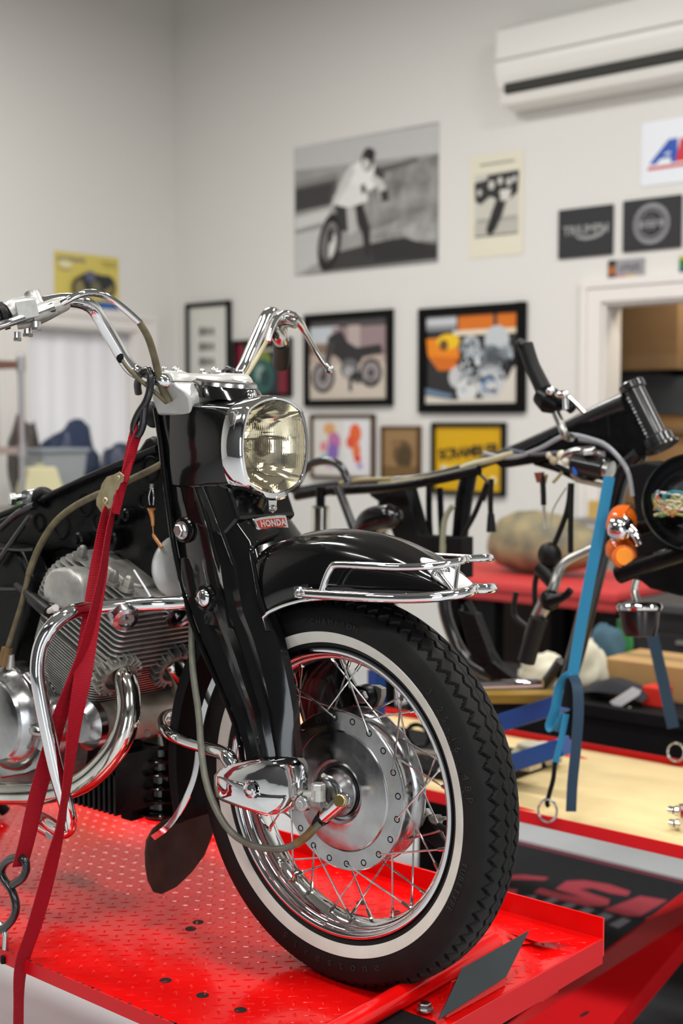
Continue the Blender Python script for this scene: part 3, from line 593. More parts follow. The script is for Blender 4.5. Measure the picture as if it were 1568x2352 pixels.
# under structure
g = G().bb((-2.4, -0.03, -0.075), (0.13, 0.01, -0.03)).bb((-2.4, 0.27, -0.075), (0.16, 0.32, -0.03)); build(g, 'long_bearer', RED, lift, smooth=False, bevel=0.002)
g = G().bb((0.10, -0.03, -0.075), (0.14, 0.27, -0.03)); build(g, 'cross_bearer', RED, lift, smooth=False, bevel=0.002)
for sy in (0.0, 0.27):
    build(G().bar((-2.4, sy, FLOOR_Z + 0.05), (-1.75, sy, -0.075), 0.03, 0.06), 'scissor_arm', RED, lift, smooth=False, bevel=0.002)
    build(G().bar((-1.75, sy - 0.035, FLOOR_Z + 0.05), (-2.4, sy - 0.035, -0.075), 0.03, 0.06), 'scissor_arm', RED, lift, smooth=False, bevel=0.002)
    build(G().bb((-2.45, sy - 0.06, FLOOR_Z), (-1.7, sy - 0.0, FLOOR_Z + 0.05)), 'base_rail', RED, lift, smooth=False, bevel=0.002)
# small square bracket under the deck, right
q = at(1235, 2262, y=0.30)
build(G().bb((q.x - 0.03, 0.28, -0.085), (q.x + 0.02, 0.33, -0.045)), 'bracket', RED, lift, smooth=False, bevel=0.001)

# red steel floor beam crossing the lower right corner
rb = thing('ramp_beam', (0.1, 1.0, FLOOR_Z), 'flat red steel beam slanting across the lower right, in front of the floor mat', 'beam')
A0 = at(1640, 1998, z=-0.30); A1 = at(1180, 2345, z=-0.52); B1 = at(1350, 2420, z=-0.50); B0 = at(1640, 2074, z=-0.28)
A1e, B1e = A1, B1; A1 = A0 + (A1 - A0) * 1.28; B1 = B0 + (B1 - B0) * 1.28
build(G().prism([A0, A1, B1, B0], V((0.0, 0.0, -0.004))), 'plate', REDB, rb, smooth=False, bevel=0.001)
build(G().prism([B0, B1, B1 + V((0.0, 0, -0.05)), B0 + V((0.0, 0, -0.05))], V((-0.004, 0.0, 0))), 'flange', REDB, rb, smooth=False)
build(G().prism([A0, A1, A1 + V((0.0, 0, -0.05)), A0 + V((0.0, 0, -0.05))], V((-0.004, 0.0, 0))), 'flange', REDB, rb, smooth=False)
pass
cc = (A1 * 0.62 + B1 * 0.2 + B0 * 0.1 + A0 * 0.08); nrm = (A1 - A0).cross(B0 - A0).normalized()
if nrm.z < 0: nrm = -nrm
hp = at(1342, 2330, z=-0.47)
k_ = (A0 - CP).dot(nrm) / (hp - CP).dot(nrm); hp = CP + (hp - CP) * k_
build(G().lathe([(0, 0.0006), (0.009, 0.0006), (0.012, 0.0)], hp + nrm * 0.001, nrm, 20), 'bolt_hole', BLKH, rb)
l0 = B0 * 0.55 + B1 * 0.25 + A0 * 0.2; l1 = B0 * 0.5 + A0 * 0.5
for nm, p in (('leg', l1),): build(G().bb((p.x - 0.05, p.y - 0.02, FLOOR_Z), (p.x + 0.0, p.y + 0.03, p.z - 0.02)), nm, REDB, rb, smooth=False, bevel=0.002)
# ================================================================== the black motorcycle
moto = thing('motorcycle', (-0.3, 0, 0.0), 'black vintage motorcycle with whitewall front tire and square chrome headlight on the red lift', 'motorcycle')
WC = V((0, 0, 0.29)); YA = V((0, 1, 0)); XR = V((1, 0, 0))
def wheel_ring(prof, n=160): # prof of (r, y)
    return G().lathe([(r, y) for r, y in prof], WC, (0, 1, 0), n)
# ---- tire with zigzag grooves
side = [(0.2135, 0.0285), (0.220, 0.0325), (0.2266, 0.0365), (0.2335, 0.0395), (0.240, 0.0412), (0.248, 0.0425), (0.256, 0.0428), (0.263, 0.0420), (0.2685, 0.0405)]
NT = 84; SUBT = 12; NTH = NT * SUBT
tread = []; M_ = 84
for k in range(M_ + 1):
    y = -0.0395 + 0.079 * k / M_; tread.append((0.2925 - 0.0175 * (abs(y) / 0.0395) ** 3.0, y))
rings = []
def tri(a): a = a % 1.0; return 1 - 4 * abs(a - 0.5)
for i in range(NTH):
    th = i * 2 * PI / NTH; ph = i / SUBT; ring = []
    for (r, y) in side: ring.append((r, -y))
    z1 = 0.0042 * tri(ph); z2 = 0.0034 * tri(ph + 0.5)
    for (r, y) in tread[1:-1]:
        d = 0.0
        for (yc, am, wd, dp) in ((-0.0290, z1, 0.0020, 0.006), (-0.0105, z2, 0.0016, 0.0055), (0.0105, z1, 0.0016, 0.0055), (0.0290, z2, 0.0020, 0.006)):
            e = abs(y - yc - am)
            if e < wd: d = max(d, dp)
            elif e < wd + 0.0005: d = max(d, dp * (1 - (e - wd) / 0.0005))
        # little notches beside the inner grooves
        if abs(y) < 0.0008: d = max(d, 0.0012)
        ring.append((r - d, y))
    for (r, y) in reversed(side): ring.append((r, y))
    c, s = math.cos(th), math.sin(th)
    ring = [WC + V((r * c, y, r * s)) for r, y in ring]
    rings.append([V((p.x, p.y * (1 + max(0.0, 0.0005 - p.z) * 6), max(p.z, 0.0005))) for p in ring])   # flat contact patch
g = G().loft(rings, cap=False, closed=True, loop=True)
tire = build(g, 'tire', RUBBER, moto, ang=0.7)
for sg in (-1, 1):
    o = 0.0007
    pr = [(0.2242, 0.0348), (0.2248, 0.0354 + o), (0.2335, 0.0395 + o), (0.2408, 0.0413 + o), (0.2414, 0.0408)]
    build(wheel_ring([(r, sg * y) for r, y in pr]), 'whitewall', WHITEWALL, tire, label='cream whitewall band')
# moulded lettering on the near sidewall
def side_text(word, r0, size, a_mid, step, nm='sidewall_lettering', out=True, dy=0.0015):
    g = G(); n = len(word)
    for i, ch in enumerate(word):
        if ch == ' ': continue
        a = a_mid + (n / 2 - 0.5 - i) * step * (1 if out else -1)
        rad = V((math.cos(a), 0, math.sin(a))); xd = V((math.sin(a), 0, -math.cos(a))) if out else V((-math.sin(a), 0, math.cos(a)))
        up = rad if out else -rad
        yy = 0.0425 if r0 < 0.258 else 0.0418
        vs, fs = text_geo(ch, size, dy, frame_m(WC + rad * r0 + V((0, -yy, 0)), xd, up)); g.add(vs, fs)
    return build(g, nm, mat('lettering_rubber', (0.016, 0.0155, 0.015), 0.5), tire, smooth=False)
D = PI / 180
side_text('3.25-16', 0.2545, 0.0150, 34 * D, 3.3 * D)
side_text('48P', 0.2555, 0.0150, 12.0 * D, 3.4 * D)
side_text('MADE IN U.S.A.', 0.2465, 0.0066, 19.0 * D, 1.45 * D)
side_text('TUBETYPE', 0.2500, 0.0120, -20.5 * D, 2.35 * D)
side_text('Firestone', 0.2540, 0.0185, -90 * D, 5.2 * D, out=False)
side_text('CHAMPION', 0.2560, 0.0120, 88 * D, 2.7 * D)
# ---- rim
prof = [(0.2150, -0.0305), (0.2165, -0.0325), (0.2155, -0.0345), (0.2120, -0.0350), (0.2075, -0.0335), (0.2050, -0.0300), (0.2045, -0.0255), (0.2010, -0.0235), (0.1985, -0.0200), (0.1965, -0.0100), (0.1950, 0.0),
        (0.1965, 0.0100), (0.1985, 0.0200), (0.2010, 0.0235), (0.2045, 0.0255), (0.2050, 0.0300), (0.2075, 0.0335), (0.2120, 0.0350), (0.2155, 0.0345), (0.2165, 0.0325), (0.2150, 0.0305)]
rim = build(wheel_ring(prof, 144), 'rim', CHROME, moto, ang=0.9)
# ---- hub: wide full-width drum, near flange, domed cover
yn, yf = -0.0175, 0.036
prof = [(0.0, yn - 0.0025), (0.040, yn - 0.0025), (0.043, yn - 0.0025), (0.0435, yn - 0.007), (0.048, yn - 0.0085), (0.054, yn - 0.0065), (0.065, yn - 0.0055), (0.0885, yn - 0.0015), (0.0895, yn - 0.0002), (0.0905, yn + 0.0006), (0.0915, yn - 0.0002), (0.1185, yn), (0.1198, yn + 0.0012), (0.1198, yn + 0.004), (0.110, yn + 0.0055), (0.106, yn + 0.009),
        (0.106, yn + 0.014), (0.1075, yn + 0.0155), (0.106, yn + 0.017), (0.105, yn + 0.021), (0.1065, yn + 0.0225), (0.105, yn + 0.024), (0.104, yf - 0.012), (0.108, yf - 0.008), (0.1175, yf - 0.005), (0.1190, yf - 0.003), (0.1190, yf), (0.02, yf + 0.004), (0.0, yf + 0.004)]
hub = build(wheel_ring(prof, 96), 'wheel_hub', ALUP, moto, ang=0.5)
RH = 0.1095
for k in range(20):
    a = (k * 18 + 6) * D; c = WC + V((RH * math.cos(a), yn - 0.0003, RH * math.sin(a)))
    build(G().lathe([(0, 0.0005), (0.0030, 0.0005), (0.0038, 0.0), (0.0047, -0.0007), (0.0052, 0.0002)], c, (0, 1, 0), 16), 'spoke_hole', BLACKM, hub)
# ---- spokes: 40, crossing, with nipples
sp0 = None
for k in range(40):
    near = (k % 2 == 0); j = k // 2
    pair = j % 2; 
    ha = (j * 18 + 6 + (0 if near else 9)) * D
    off = (33 if pair else -33) * D
    ra = ha + off
    y0 = (yn - 0.0012 if (pair and near) else yn + 0.0045) if near else (yf - 0.006)
    y1 = -0.0055 if near else 0.0055
    p0 = WC + V((RH * math.cos(ha), y0, RH * math.sin(ha)))
    p1 = WC + V((0.1975 * math.cos(ra), y1, 0.1975 * math.sin(ra)))
    d = (p1 - p0).normalized()
    if near and pair:
        ys = V((0, 1, 0)); g = G().tube([p0 + ys * 0.004, p0 + ys * 0.0008 + d * 0.0006, p0 + d * 0.004, p0 + d * 0.012, p1], 0.00145, n=8, cr=3)
    else: g = G().tube([p0 - d * 0.002, p1], 0.00145, n=8, cr=1)
    s = build(g, 'spoke', STEEL, rim)
    build(G().cyl(p1 - d * 0.017, p1 + d * 0.001, 0.0027, 8, 0.0029).cyl(p1 - d * 0.002, p1 + d * 0.002, 0.0045, 10), 'spoke_nipple', CHROMED, rim)
# valve stem on the far side of the rim
a = -9 * D; build(G().cyl(WC + V((0.198 * math.cos(a), 0.0, 0.198 * math.sin(a))), WC + V((0.166 * math.cos(a), 0.006, 0.166 * math.sin(a))), 0.0046, 12), 'valve_stem', BLACKM, rim, label='black ribbed valve cap')
# ---- speedometer drive and axle on the near side
g = G().lathe([(0, -0.030), (0.020, -0.030), (0.026, -0.029), (0.030, -0.026), (0.0335, -0.018), (0.036, -0.012), (0.0375, -0.006), (0.0385, 0.0), (0.0, 0.0)], WC + V((0, yn - 0.004, 0)), (0, 1, 0), 48)
drv = build(g, 'speedometer_drive', ALUP, moto, ang=0.5)
sc = at(745, 1783, y=-0.048); build(G().cyl(sc, sc + V((0, -0.003, 0.002)), 0.0048, 14, 0.0036), 'screw', STEEL, drv)
p0 = at(787, 1838, y=-0.058); p1 = at(740, 1880, y=-0.058)
dd = (p1 - p0).normalized()
build(G().tube([p0, p0 + dd * 0.012, p1], [0.0115, 0.0112, 0.0098], n=20, cr=2).sph(p0, 0.0115), 'cable_outlet', CHROME, drv)
build(G().cyl(p0 + V((0.003, -0.012, 0.002)), p0 + V((0, -0.001, 0)), 0.0092, 24, ch=0.001), 'end_cap', BRASS, drv, label='brass end cap')
build(G().tube([p1 - dd * 0.004, p1 + dd * 0.006, p1 + dd * 0.018], [0.0112, 0.0098, 0.0070], n=18, cr=2), 'cable_boot', RUBBERS, drv)
# axle pinch arm
g = G().tube([at(742, 1838, y=-0.066), at(718, 1836, y=-0.073), at(698, 1836, y=-0.079)], [0.0165, 0.015, 0.0125], n=18, cr=3).bar(at(742, 1840, y=-0.068), at(680, 1842, y=-0.080), 0.020, 0.022)
arm = build(g, 'link_arm', ALUD, moto, bevel=0.0015)
c = at(691, 1847, y=-0.094); build(G().cyl(c, c + V((0, 0.016, 0)), 0.0115, 20, ch=0.001).hexb(c + V((0, 0.0005, 0)), (0, -1, 0), 0.0062, 0.0035), 'pinch_bolt', STEEL, arm, smooth=False)
c = at(731, 1838, y=-0.080); build(G().cyl(c, c + V((0, 0, 0.016)), 0.0105, 18).hexb(c + V((0, 0, 0.016)), (0, 0, 1), 0.0105, 0.009), 'clamp_bolt', ALU, arm, smooth=False)
c = at(660, 1768, y=-0.075); build(G().lathe([(0, -0.012), (0.020, -0.012), (0.0225, -0.008), (0.0225, 0.012), (0, 0.012)], at(672, 1770, y=-0.068), (0, 1, 0), 28).bar(at(655, 1700, y=-0.066), at(672, 1770, y=-0.066), 0.014, 0.02), 'link_pivot', ALUD, moto, bevel=0.001)
# ---- chrome link cover
OC = [(500, 1777), (512, 1764), (545, 1749), (590, 1741), (628, 1742), (652, 1748), (668, 1764), (676, 1792), (678, 1830), (668, 1850), (648, 1868), (625, 1873), (600, 1866), (560, 1853), (520, 1838), (504, 1828), (500, 1805)]
o0_ = [at(x, y, y=-0.098) for x, y in OC]; cen = sum(o0_, V((0, 0, 0))) / len(o0_)
def inset(r, k, dy): return [cen + (p - cen) * k + V((0, dy, 0)) for p in r]
g = G().loft([inset(o0_, 0.97, 0.030), inset(o0_, 1.0, 0.024), inset(o0_, 1.0, -0.004), inset(o0_, 0.965, -0.011), inset(o0_, 0.85, -0.0155), inset(o0_, 0.5, -0.019), inset(o0_, 0.1, -0.0200)])
cov = build(g, 'link_cover', CHROME, moto, ang=0.55)
lower = [(502, 1782), (530, 1789), (565, 1797), (580, 1808), (592, 1820), (625, 1827), (655, 1832), (655, 1836), (644, 1858), (625, 1869), (600, 1862), (560, 1849), (520, 1834), (506, 1824), (502, 1805)]
lo = [at(x, y, y=-0.1135) for x, y in lower]; cl = sum(lo, V((0, 0, 0))) / len(lo)
build(G().loft([lo, [cl + (p - cl) * 0.99 + V((0, -0.0045, 0)) for p in lo], [cl + (p - cl) * 0.93 + V((0, -0.0075, 0)) for p in lo], [cl + (p - cl) * 0.3 + V((0, -0.0085, 0)) for p in lo]]), 'raised_panel', CHROME, cov, ang=0.7)
c = at(573, 1814, y=-0.122); build(G().lathe([(0.0125, 0.001), (0.0125, -0.001), (0.010, -0.0025), (0.0075, -0.001), (0.0068, -0.003), (0.004, -0.0045), (0, -0.0045)], c, (0, 1, 0), 24), 'screw', CHROME, cov)

# ---- pressed-steel fork
YU, YL = -0.062, -0.074
rows = [((351, 940), (404, 938), YU), ((360, 985), (412, 985), YU), ((368, 1050), (441, 1052), YU), ((381, 1150), (513, 1152), YU), ((394, 1240), (577, 1243), YU), ((408, 1310), (592, 1310), YU - 0.002), ((425, 1380), (601, 1400), YU - 0.009), ((440, 1430), (618, 1450), YL - 0.003)]
rings = []
for (a, b, yy) in rows:
    A = at(a[0], a[1], y=yy); B = at(b[0], b[1], y=yy); rr = 0.012; dx = (B - A).normalized(); ny = V((0, 1, 0))
    ring = [A + ny * rr, A + dx * rr * 0.4 + ny * rr * 0.35, A + dx * rr, (A + B) / 2 + V((0, -0.003, 0)), B - dx * rr, B - dx * rr * 0.3 + ny * rr * 0.3, B + ny * rr]
    mir = [V((p.x, -p.y, p.z)) for p in reversed(ring)]
    front = [B + V((0.004, -yy, 0))]
    rings.append(ring + front + mir)
fork = build(G().loft(rings), 'fork_body', BLACKP, moto, ang=0.9)
LF = [0.0, 0.35, 0.8, 1, 1, 1, 1, 1, 1, 1]; LY = [-0.0655, -0.071, -0.078, -0.082, -0.082, -0.082, -0.082, -0.082, -0.082, -0.082]
legrows = [((400, 1282), (586, 1290)), ((412, 1340), (594, 1350)), ((429, 1395), (604, 1408)), ((452, 1458), (628, 1468)), ((473, 1505), (641, 1520)), ((500, 1570), (655, 1590)), ((525, 1625), (663, 1640)), ((543, 1675), (664, 1690)), ((556, 1720), (668, 1725)), ((562, 1765), (672, 1765))]
for sg in (1, -1):
    rings = []
    for (a, b), lf, ly in zip(legrows, LF, LY):
        A = at(a[0], a[1], y=ly); B = at(b[0], b[1], y=ly); dx = B - A
        prof = [(0.0, 0.020), (0.01, 0.004), (0.05, 0.0), (0.16, 0.002), (0.22, 0.006), (0.30, 0.006), (0.36, 0.0), (0.44, -0.002), (0.50, 0.003), (0.58, -0.003), (0.66, 0.001), (0.76, -0.002), (0.88, 0.003), (0.97, 0.009), (1.0, 0.024), (0.5, 0.027)]
        ring = [A + dx * u + V((0, w if w > 0.018 else w * (0.3 + 0.7 * lf) * 1.5, 0)) for u, w in prof]
        rings.append([V((p.x, sg * p.y, p.z)) for p in ring])
    build(G().loft(rings), 'fork_leg', BLACKP, moto, ang=0.45)
# inner wheel-side plate of the near leg
g = G(); q = [(585, 1400), (640, 1440), (690, 1680), (640, 1690), (600, 1560)]
build(G().prism([at(x, y, y=-0.052) for x, y in q], (0, 0.004, 0)), 'inner_guard', BLACKF, moto, smooth=False, bevel=0.001)
# rolled edges and folds on the side of the fork
def rib(pts, r, y, name='fold', m=BLACKP, par=None, cr=5): return build(G().tube([at(a, b, y=y) for a, b in pts], r, n=10, cr=cr), name, m, par or fork)
rib([(357, 938), (368, 1010), (378, 1100), (390, 1190), (402, 1270), (425, 1370), (440, 1425), (473, 1508), (520, 1612), (548, 1690), (556, 1745)], 0.0048, -0.066, 'rolled_edge')
rib([(404, 935), (415, 985), (432, 1040), (446, 1065), (470, 1115), (500, 1190), (540, 1300), (590, 1430), (640, 1560)], [0.001, 0.002, 0.003, 0.004, 0.0045, 0.0045, 0.004, 0.002, 0.001], -0.0635, 'fold')
rib([(425, 1060), (450, 1120), (478, 1200), (500, 1290), (530, 1370), (575, 1480), (625, 1620)], [0.0005, 0.004, 0.005, 0.005, 0.004, 0.002, 0.0005], -0.0645, 'fold')
for (px, py, kind) in ((417, 1218, 0), (466, 1374, 1)):
    c = at(px, py, y=-0.071 if kind == 0 else -0.083)
    if kind == 0: build(G().lathe([(0.0145, 0.004), (0.0145, 0.0), (0.011, -0.001), (0, -0.001)], c, (0, 1, 0), 24).hexb(c + V((0, -0.001, 0)), (0, -1, 0), 0.0105, 0.0085), 'mounting_bolt', STEEL, fork, smooth=False)
    else: build(G().lathe([(0.0135, 0.004), (0.0140, 0.0), (0.0125, -0.003), (0.008, -0.0055), (0, -0.006)], c, (0, 1, 0), 28), 'mounting_bolt', CHROME, fork)
    build(G().lathe([(0.021, 0.004), (0.0195, -0.0005), (0.0155, -0.001), (0.015, 0.004)], c + V((0, 0.002, 0)), (0, 1, 0), 28), 'bolt_boss', BLACKP, fork)

# ---- headlight nacelle, rim, lens
HC = V((-0.160, 0, 0.801))
def outline(W, H, Wc, zc, n=10):
    """barrel-shaped outline: bowed sides and domed top and bottom meeting at soft corners"""
    q = []
    for k in range(n): z = -zc + 2 * zc * k / (n - 1); q.append((W - (W - Wc) * (z / zc) ** 2, z))
    for k in range(1, n - 1): y = Wc - 2 * Wc * k / (n - 1); q.append((y, zc + (H - zc) * (1 - (y / Wc) ** 2)))
    for k in range(n): z = zc - 2 * zc * k / (n - 1); q.append((-(W - (W - Wc) * (z / zc) ** 2), z))
    for k in range(1, n - 1): y = -Wc + 2 * Wc * k / (n - 1); q.append((y, -zc - (H - zc) * (1 - (y / Wc) ** 2)))
    m = len(q); out = []
    for k in range(m):
        a, b = q[k], q[(k + 1) % m]; out += [(0.75 * a[0] + 0.25 * b[0], 0.75 * a[1] + 0.25 * b[1]), (0.25 * a[0] + 0.75 * b[0], 0.25 * a[1] + 0.75 * b[1])]
    return out
def hring(W, H, x, chin=0.0, k=1.0, dz=0.0, zb=1.0, bx=0.0):
    pts = []
    for y, z in outline(W, H, W * (0.80 + 0.17 * bx), H * (0.76 + 0.13 * bx)):
        if chin and z < -H * 0.94: z -= chin
        if z < 0: z *= zb
        pts.append(HC + V((x, y * k, z * k + dz)))
    return pts
sh = [hring(0.0775, 0.0775, -0.016), hring(0.0780, 0.0780, -0.03, bx=0.1), hring(0.0765, 0.0765, -0.07, bx=0.5), hring(0.0730, 0.0750, -0.105, bx=0.9), hring(0.0690, 0.0740, -0.136, bx=1), hring(0.0650, 0.0730, -0.160, bx=1)]
shell = build(G().loft(sh, cap=False).poly(sh[-1]), 'headlight_shell', BLACKP, moto, ang=0.5)
g = G().prism([V((x, -0.0655, z)) for x, z in ((-0.315, 0.78), (-0.19, 0.742), (-0.182, 0.728), (-0.165, 0.690), (-0.20, 0.66), (-0.28, 0.68))], (0, 0.131, 0))
build(g, 'shell_neck', BLACKP, shell, smooth=False, bevel=0.006)
rr = [hring(0.0790, 0.0785, -0.028), hring(0.0800, 0.0795, -0.020), hring(0.0795, 0.0795, 0.004, chin=0.002), hring(0.0770, 0.0780, 0.0105, chin=0.006), hring(0.0740, 0.0755, 0.0130, chin=0.005), hring(0.0705, 0.0725, 0.0120), hring(0.0685, 0.0705, 0.0070)]
hr = build(G().loft(rr, cap=False), 'headlight_rim', CHROME, moto, ang=0.7)
c = HC + V((0.0145, 0.000, -0.0805)); build(G().sph(c, 0.0036, (0.6, 1, 1), 12), 'screw', STEEL, hr)
c = HC + V((0.002, 0.000, -0.094)); build(G().prism([c + V((0, -0.010, 0.012)), c + V((0, 0.010, 0.012)), c + V((0, 0.008, -0.006)), c + V((0, 0, -0.010)), c + V((0, -0.008, -0.006))], (0.003, 0, 0)), 'rim_clip', CHROME, hr, smooth=False, bevel=0.0008)
build(G().lathe([(0, 0.006), (0.0035, 0.006), (0.0052, 0.003), (0.0055, 0.0)], c + V((0.003, 0, -0.002)), (1, 0, 0), 16), 'clip_screw', STEEL, hr)
REFL = mat('reflector', (0.88, 0.84, 0.73), 0.03, 1.0)
rb_ = [hring(0.0695, 0.0715, 0.0068), hring(0.065, 0.067, -0.006), hring(0.054, 0.056, -0.024), hring(0.036, 0.037, -0.038), hring(0.016, 0.016, -0.046), hring(0.004, 0.004, -0.047)]
build(G().loft(rb_, cap=False).poly(rb_[-1]), 'reflector', REFL, moto, ang=1.2)
build(G().cyl(HC + V((-0.046, 0, 0)), HC + V((-0.014, 0, 0)), 0.009, 18, 0.007, ch=0.002), 'bulb', mat('bulb_glass', (0.9, 0.87, 0.75), 0.05, trans=1.0), moto)
build(G().lathe([(0.016, -0.002), (0.017, 0.0), (0.0135, 0.010), (0.006, 0.014), (0, 0.015)], HC + V((-0.020, 0, 0.0)), (1, 0, 0), 28).bb(HC + V((-0.022, -0.055, 0.010)), HC + V((-0.020, 0.055, 0.013))), 'lens_dark_bands', mat('dark_reflection_metal', (0.20, 0.17, 0.13), 0.35, 0.9), moto)  # added dark hood and bar, standing in for dark reflections in the lens
LENS = mat('lens_glass', (1.0, 0.97, 0.88), 0.01, trans=1.0, ior=1.42)
NU, NV = 186, 84; fr, bk = [], []
LW, LH = 0.0700, 0.0715; LWc, Lzc = LW * 0.80, LH * 0.76
for j in range(NV + 1):
    z = LH * (-1 + 2 * j / NV); az = abs(z)
    hw = LW - (LW - LWc) * (az / Lzc) ** 2 if az <= Lzc else LWc * math.sqrt(max(0.0, 1 - (az - Lzc) / (LH - Lzc)))
    hw = max(hw, 0.004); rowf, rowb = [], []
    for i in range(NU + 1):
        y = 0.000756 * (i - NU / 2); y += 0.0000001 * i; y = max(-hw + i * 1e-6, min(hw + (i - NU) * 1e-6, y))
        x = 0.0165 - 0.009 * ((y / 0.07) ** 2 + (z / 0.072) ** 2) * 0.5
        ph_ = (y / 0.004536) % 1.0; fl = 0.00022 * max(0.0, 1 - min(ph_, 1 - ph_) / 0.17)
        if not -0.030 < z < 0.040: fl += 0.00012 * (1 - abs(math.cos(PI * y / 0.004536)))
        for zb in (0.040, 0.020, -0.003, -0.022, 0.052, -0.034):
            if abs(z - zb) < 0.0010: fl += 0.0004
        rowf.append(HC + V((x, y, z))); rowb.append(HC + V((x - 0.0025 - fl, y, z)))
    fr.append(rowf); bk.append(rowb)
g = G(); nU = NU + 1
vs = [p for r in fr for p in r] + [p for r in bk for p in r]; off = nU * (NV + 1); fs = []
for j in range(NV):
    for i in range(NU):
        a = j * nU + i; fs.append((a, a + 1, a + nU + 1, a + nU)); fs.append((off + a, off + a + nU, off + a + nU + 1, off + a + 1))
for i in range(NU):
    fs.append((i, off + i, off + i + 1, i + 1)); a = NV * nU + i; fs.append((a, a + 1, off + a + 1, off + a))
for j in range(NV):
    a = j * nU; fs.append((a, a + nU, off + a + nU, off + a)); a = j * nU + NU; fs.append((a, off + a, off + a + nU, a + nU))
g.add(vs, fs); build(g, 'headlight_lens', LENS, moto, ang=1.2, label='fluted clear glass lens with a warm tint')

# ---- speedometer pod on top of the nacelle
c = V((-0.262, 0.0, 0.885))
def oval(cx, cy, cz, a, b, n=28, tilt=0.12): return [V((cx + a * math.cos(t * 2 * PI / n), cy + b * math.sin(t * 2 * PI / n), cz - tilt * a * math.cos(t * 2 * PI / n))) for t in range(n)]
pod = build(G().loft([oval(c.x + 0.01, 0, 0.878, 0.062, 0.058), oval(c.x + 0.008, 0, 0.891, 0.050, 0.055), oval(c.x + 0.004, 0, 0.899, 0.046, 0.052)]), 'speedometer_pod', BLACKP, moto, ang=0.8)
build(G().loft([oval(c.x + 0.004, 0, 0.897, 0.048, 0.0545), oval(c.x + 0.003, 0, 0.903, 0.047, 0.0535), oval(c.x + 0.002, 0, 0.906, 0.043, 0.049), oval(c.x + 0.002, 0, 0.904, 0.036, 0.042)]), 'pod_bezel', ALUP, pod, ang=0.6, label='silver bezel')
q = at(577, 903, y=0.0); build(G().cyl(q - V((0, 0, .006)), q + V((0, 0, 0.004)), 0.009, 16, 0.007, ch=0.001), 'warning_lamp', CHROME, pod)

# ---- badge
bc = at(610, 1203, y=0.0); bx = V((0.0, 1, 0.0)); bu = V((-0.30, 0, 1)).normalized()
bc = bc + V((0.010, 0, 0))
def bq(u, v, d=0.0): return bc + bx * u + bu * v + bx.cross(bu) * d
w_, h_ = 0.0365, 0.0130
fr_ = [(-w_ + 0.002, -h_ * 0.55), (-w_, 0.001), (-w_ - 0.002, h_ * 0.78), (-w_ * 0.6, h_ * 0.95), (0, h_), (w_ * 0.7, h_), (w_, h_ * 0.95), (w_, -h_ * 0.8), (w_ * 0.6, -h_), (-w_ * 0.5, -h_), (-w_ * 0.85, -h_ * 0.9)]
bd = build(G().loft([[bq(u, v, -0.004) for u, v in fr_], [bq(u, v, 0.002) for u, v in fr_], [bq(u * 0.96, v * 0.9, 0.0036) for u, v in fr_]]), 'badge', CHROME, moto, ang=0.5)
build(G().prism([bq(u * 0.84, v * 0.60, 0.0036) for u, v in fr_], bx.cross(bu) * 0.0006), 'badge_field', cm('#a82c18', 0.3), bd, smooth=False, label='red enamel field')
g = G(); vs, fs = text_geo('HONDA', 0.0140, 0.0006, frame_m(bq(0.001, 0.000, 0.0048), bx, bu), 1.12, offset=0.0006); g.add(vs, fs); build(g, 'badge_letters', CHROME, bd, smooth=False)

# ---- front fender
def fend_ring(ph, Rt, Rs, w):
    s_ = [(-w, Rs), (-w * 1.02, Rs + 0.25 * (Rt - Rs)), (-w * 0.99, Rs + 0.5 * (Rt - Rs)), (-w * 0.93, Rs + 0.72 * (Rt - Rs)), (-w * 0.78, Rs + 0.88 * (Rt - Rs)), (-w * 0.5, Rs + 0.955 * (Rt - Rs)), (-w * 0.22, Rs + 0.985 * (Rt - Rs)), (-0.001, Rt + 0.0012)]
    s_ = s_ + [(-y, r) for y, r in reversed(s_)]
    c, s = math.cos(ph), math.sin(ph)
    return [WC + V((r * c, y, r * s)) for y, r in s_]
def fender_low(ph):
    zz = 0.256 + 0.042 * math.sin(PI / 2 * min(1.0, max(0.0, (113 * D - ph) / (34 * D)))) ** 0.8 + 0.012 * max(0.0, (75 * D - ph) / (20 * D))
    return zz / math.sin(ph)
rings = []
for k in range(25):
    t = k / 24; ph = (113 - 58 * t) * D
    Rs = min(fender_low(ph), 0.380)
    Rt = 0.386 + 0.004 * math.sin(t * PI); w = 0.068 - 0.002 * t - 0.040 * max(0, (t - 0.5) / 0.5) ** 2.2
    rings.append(fend_ring(ph, Rt, Rs, w))
fen = build(G().loft(rings, closed=False), 'front_fender', BLACKP, moto, ang=0.9, solid=0.002)
# rear half of the fender behind the tire
rings = []
for k in range(21):
    ph = (114 + 84 * k / 20) * D; rings.append(fend_ring(ph, 0.345, 0.312, 0.064))
build(G().loft(rings, closed=False), 'rear_fender_half', BLACKM, moto, ang=0.9, solid=0.002)
# rolled rear edge and beaded lower edge
build(G().tube([at(612, 1418, y=-0.068), at(596, 1370, y=-0.071), at(585, 1310, y=-0.071), at(578, 1265, y=-0.069), at(590, 1248, y=-0.055), at(640, 1226, y=-0.01)], 0.0035, n=10), 'fender_bead', BLACKP, fen)
edge = []
for k in range(0, 14):
    r_ = rings
for k in range(15):
    ph = (113 - 58 * k / 24) * D; Rs = fender_low(ph)
    edge.append(WC + V((Rs * math.cos(ph), -0.0695, Rs * math.sin(ph))))
build(G().tube(edge, 0.0033, n=10, cr=2), 'fender_edge_trim', CHROME, fen, label='chrome edge strip')
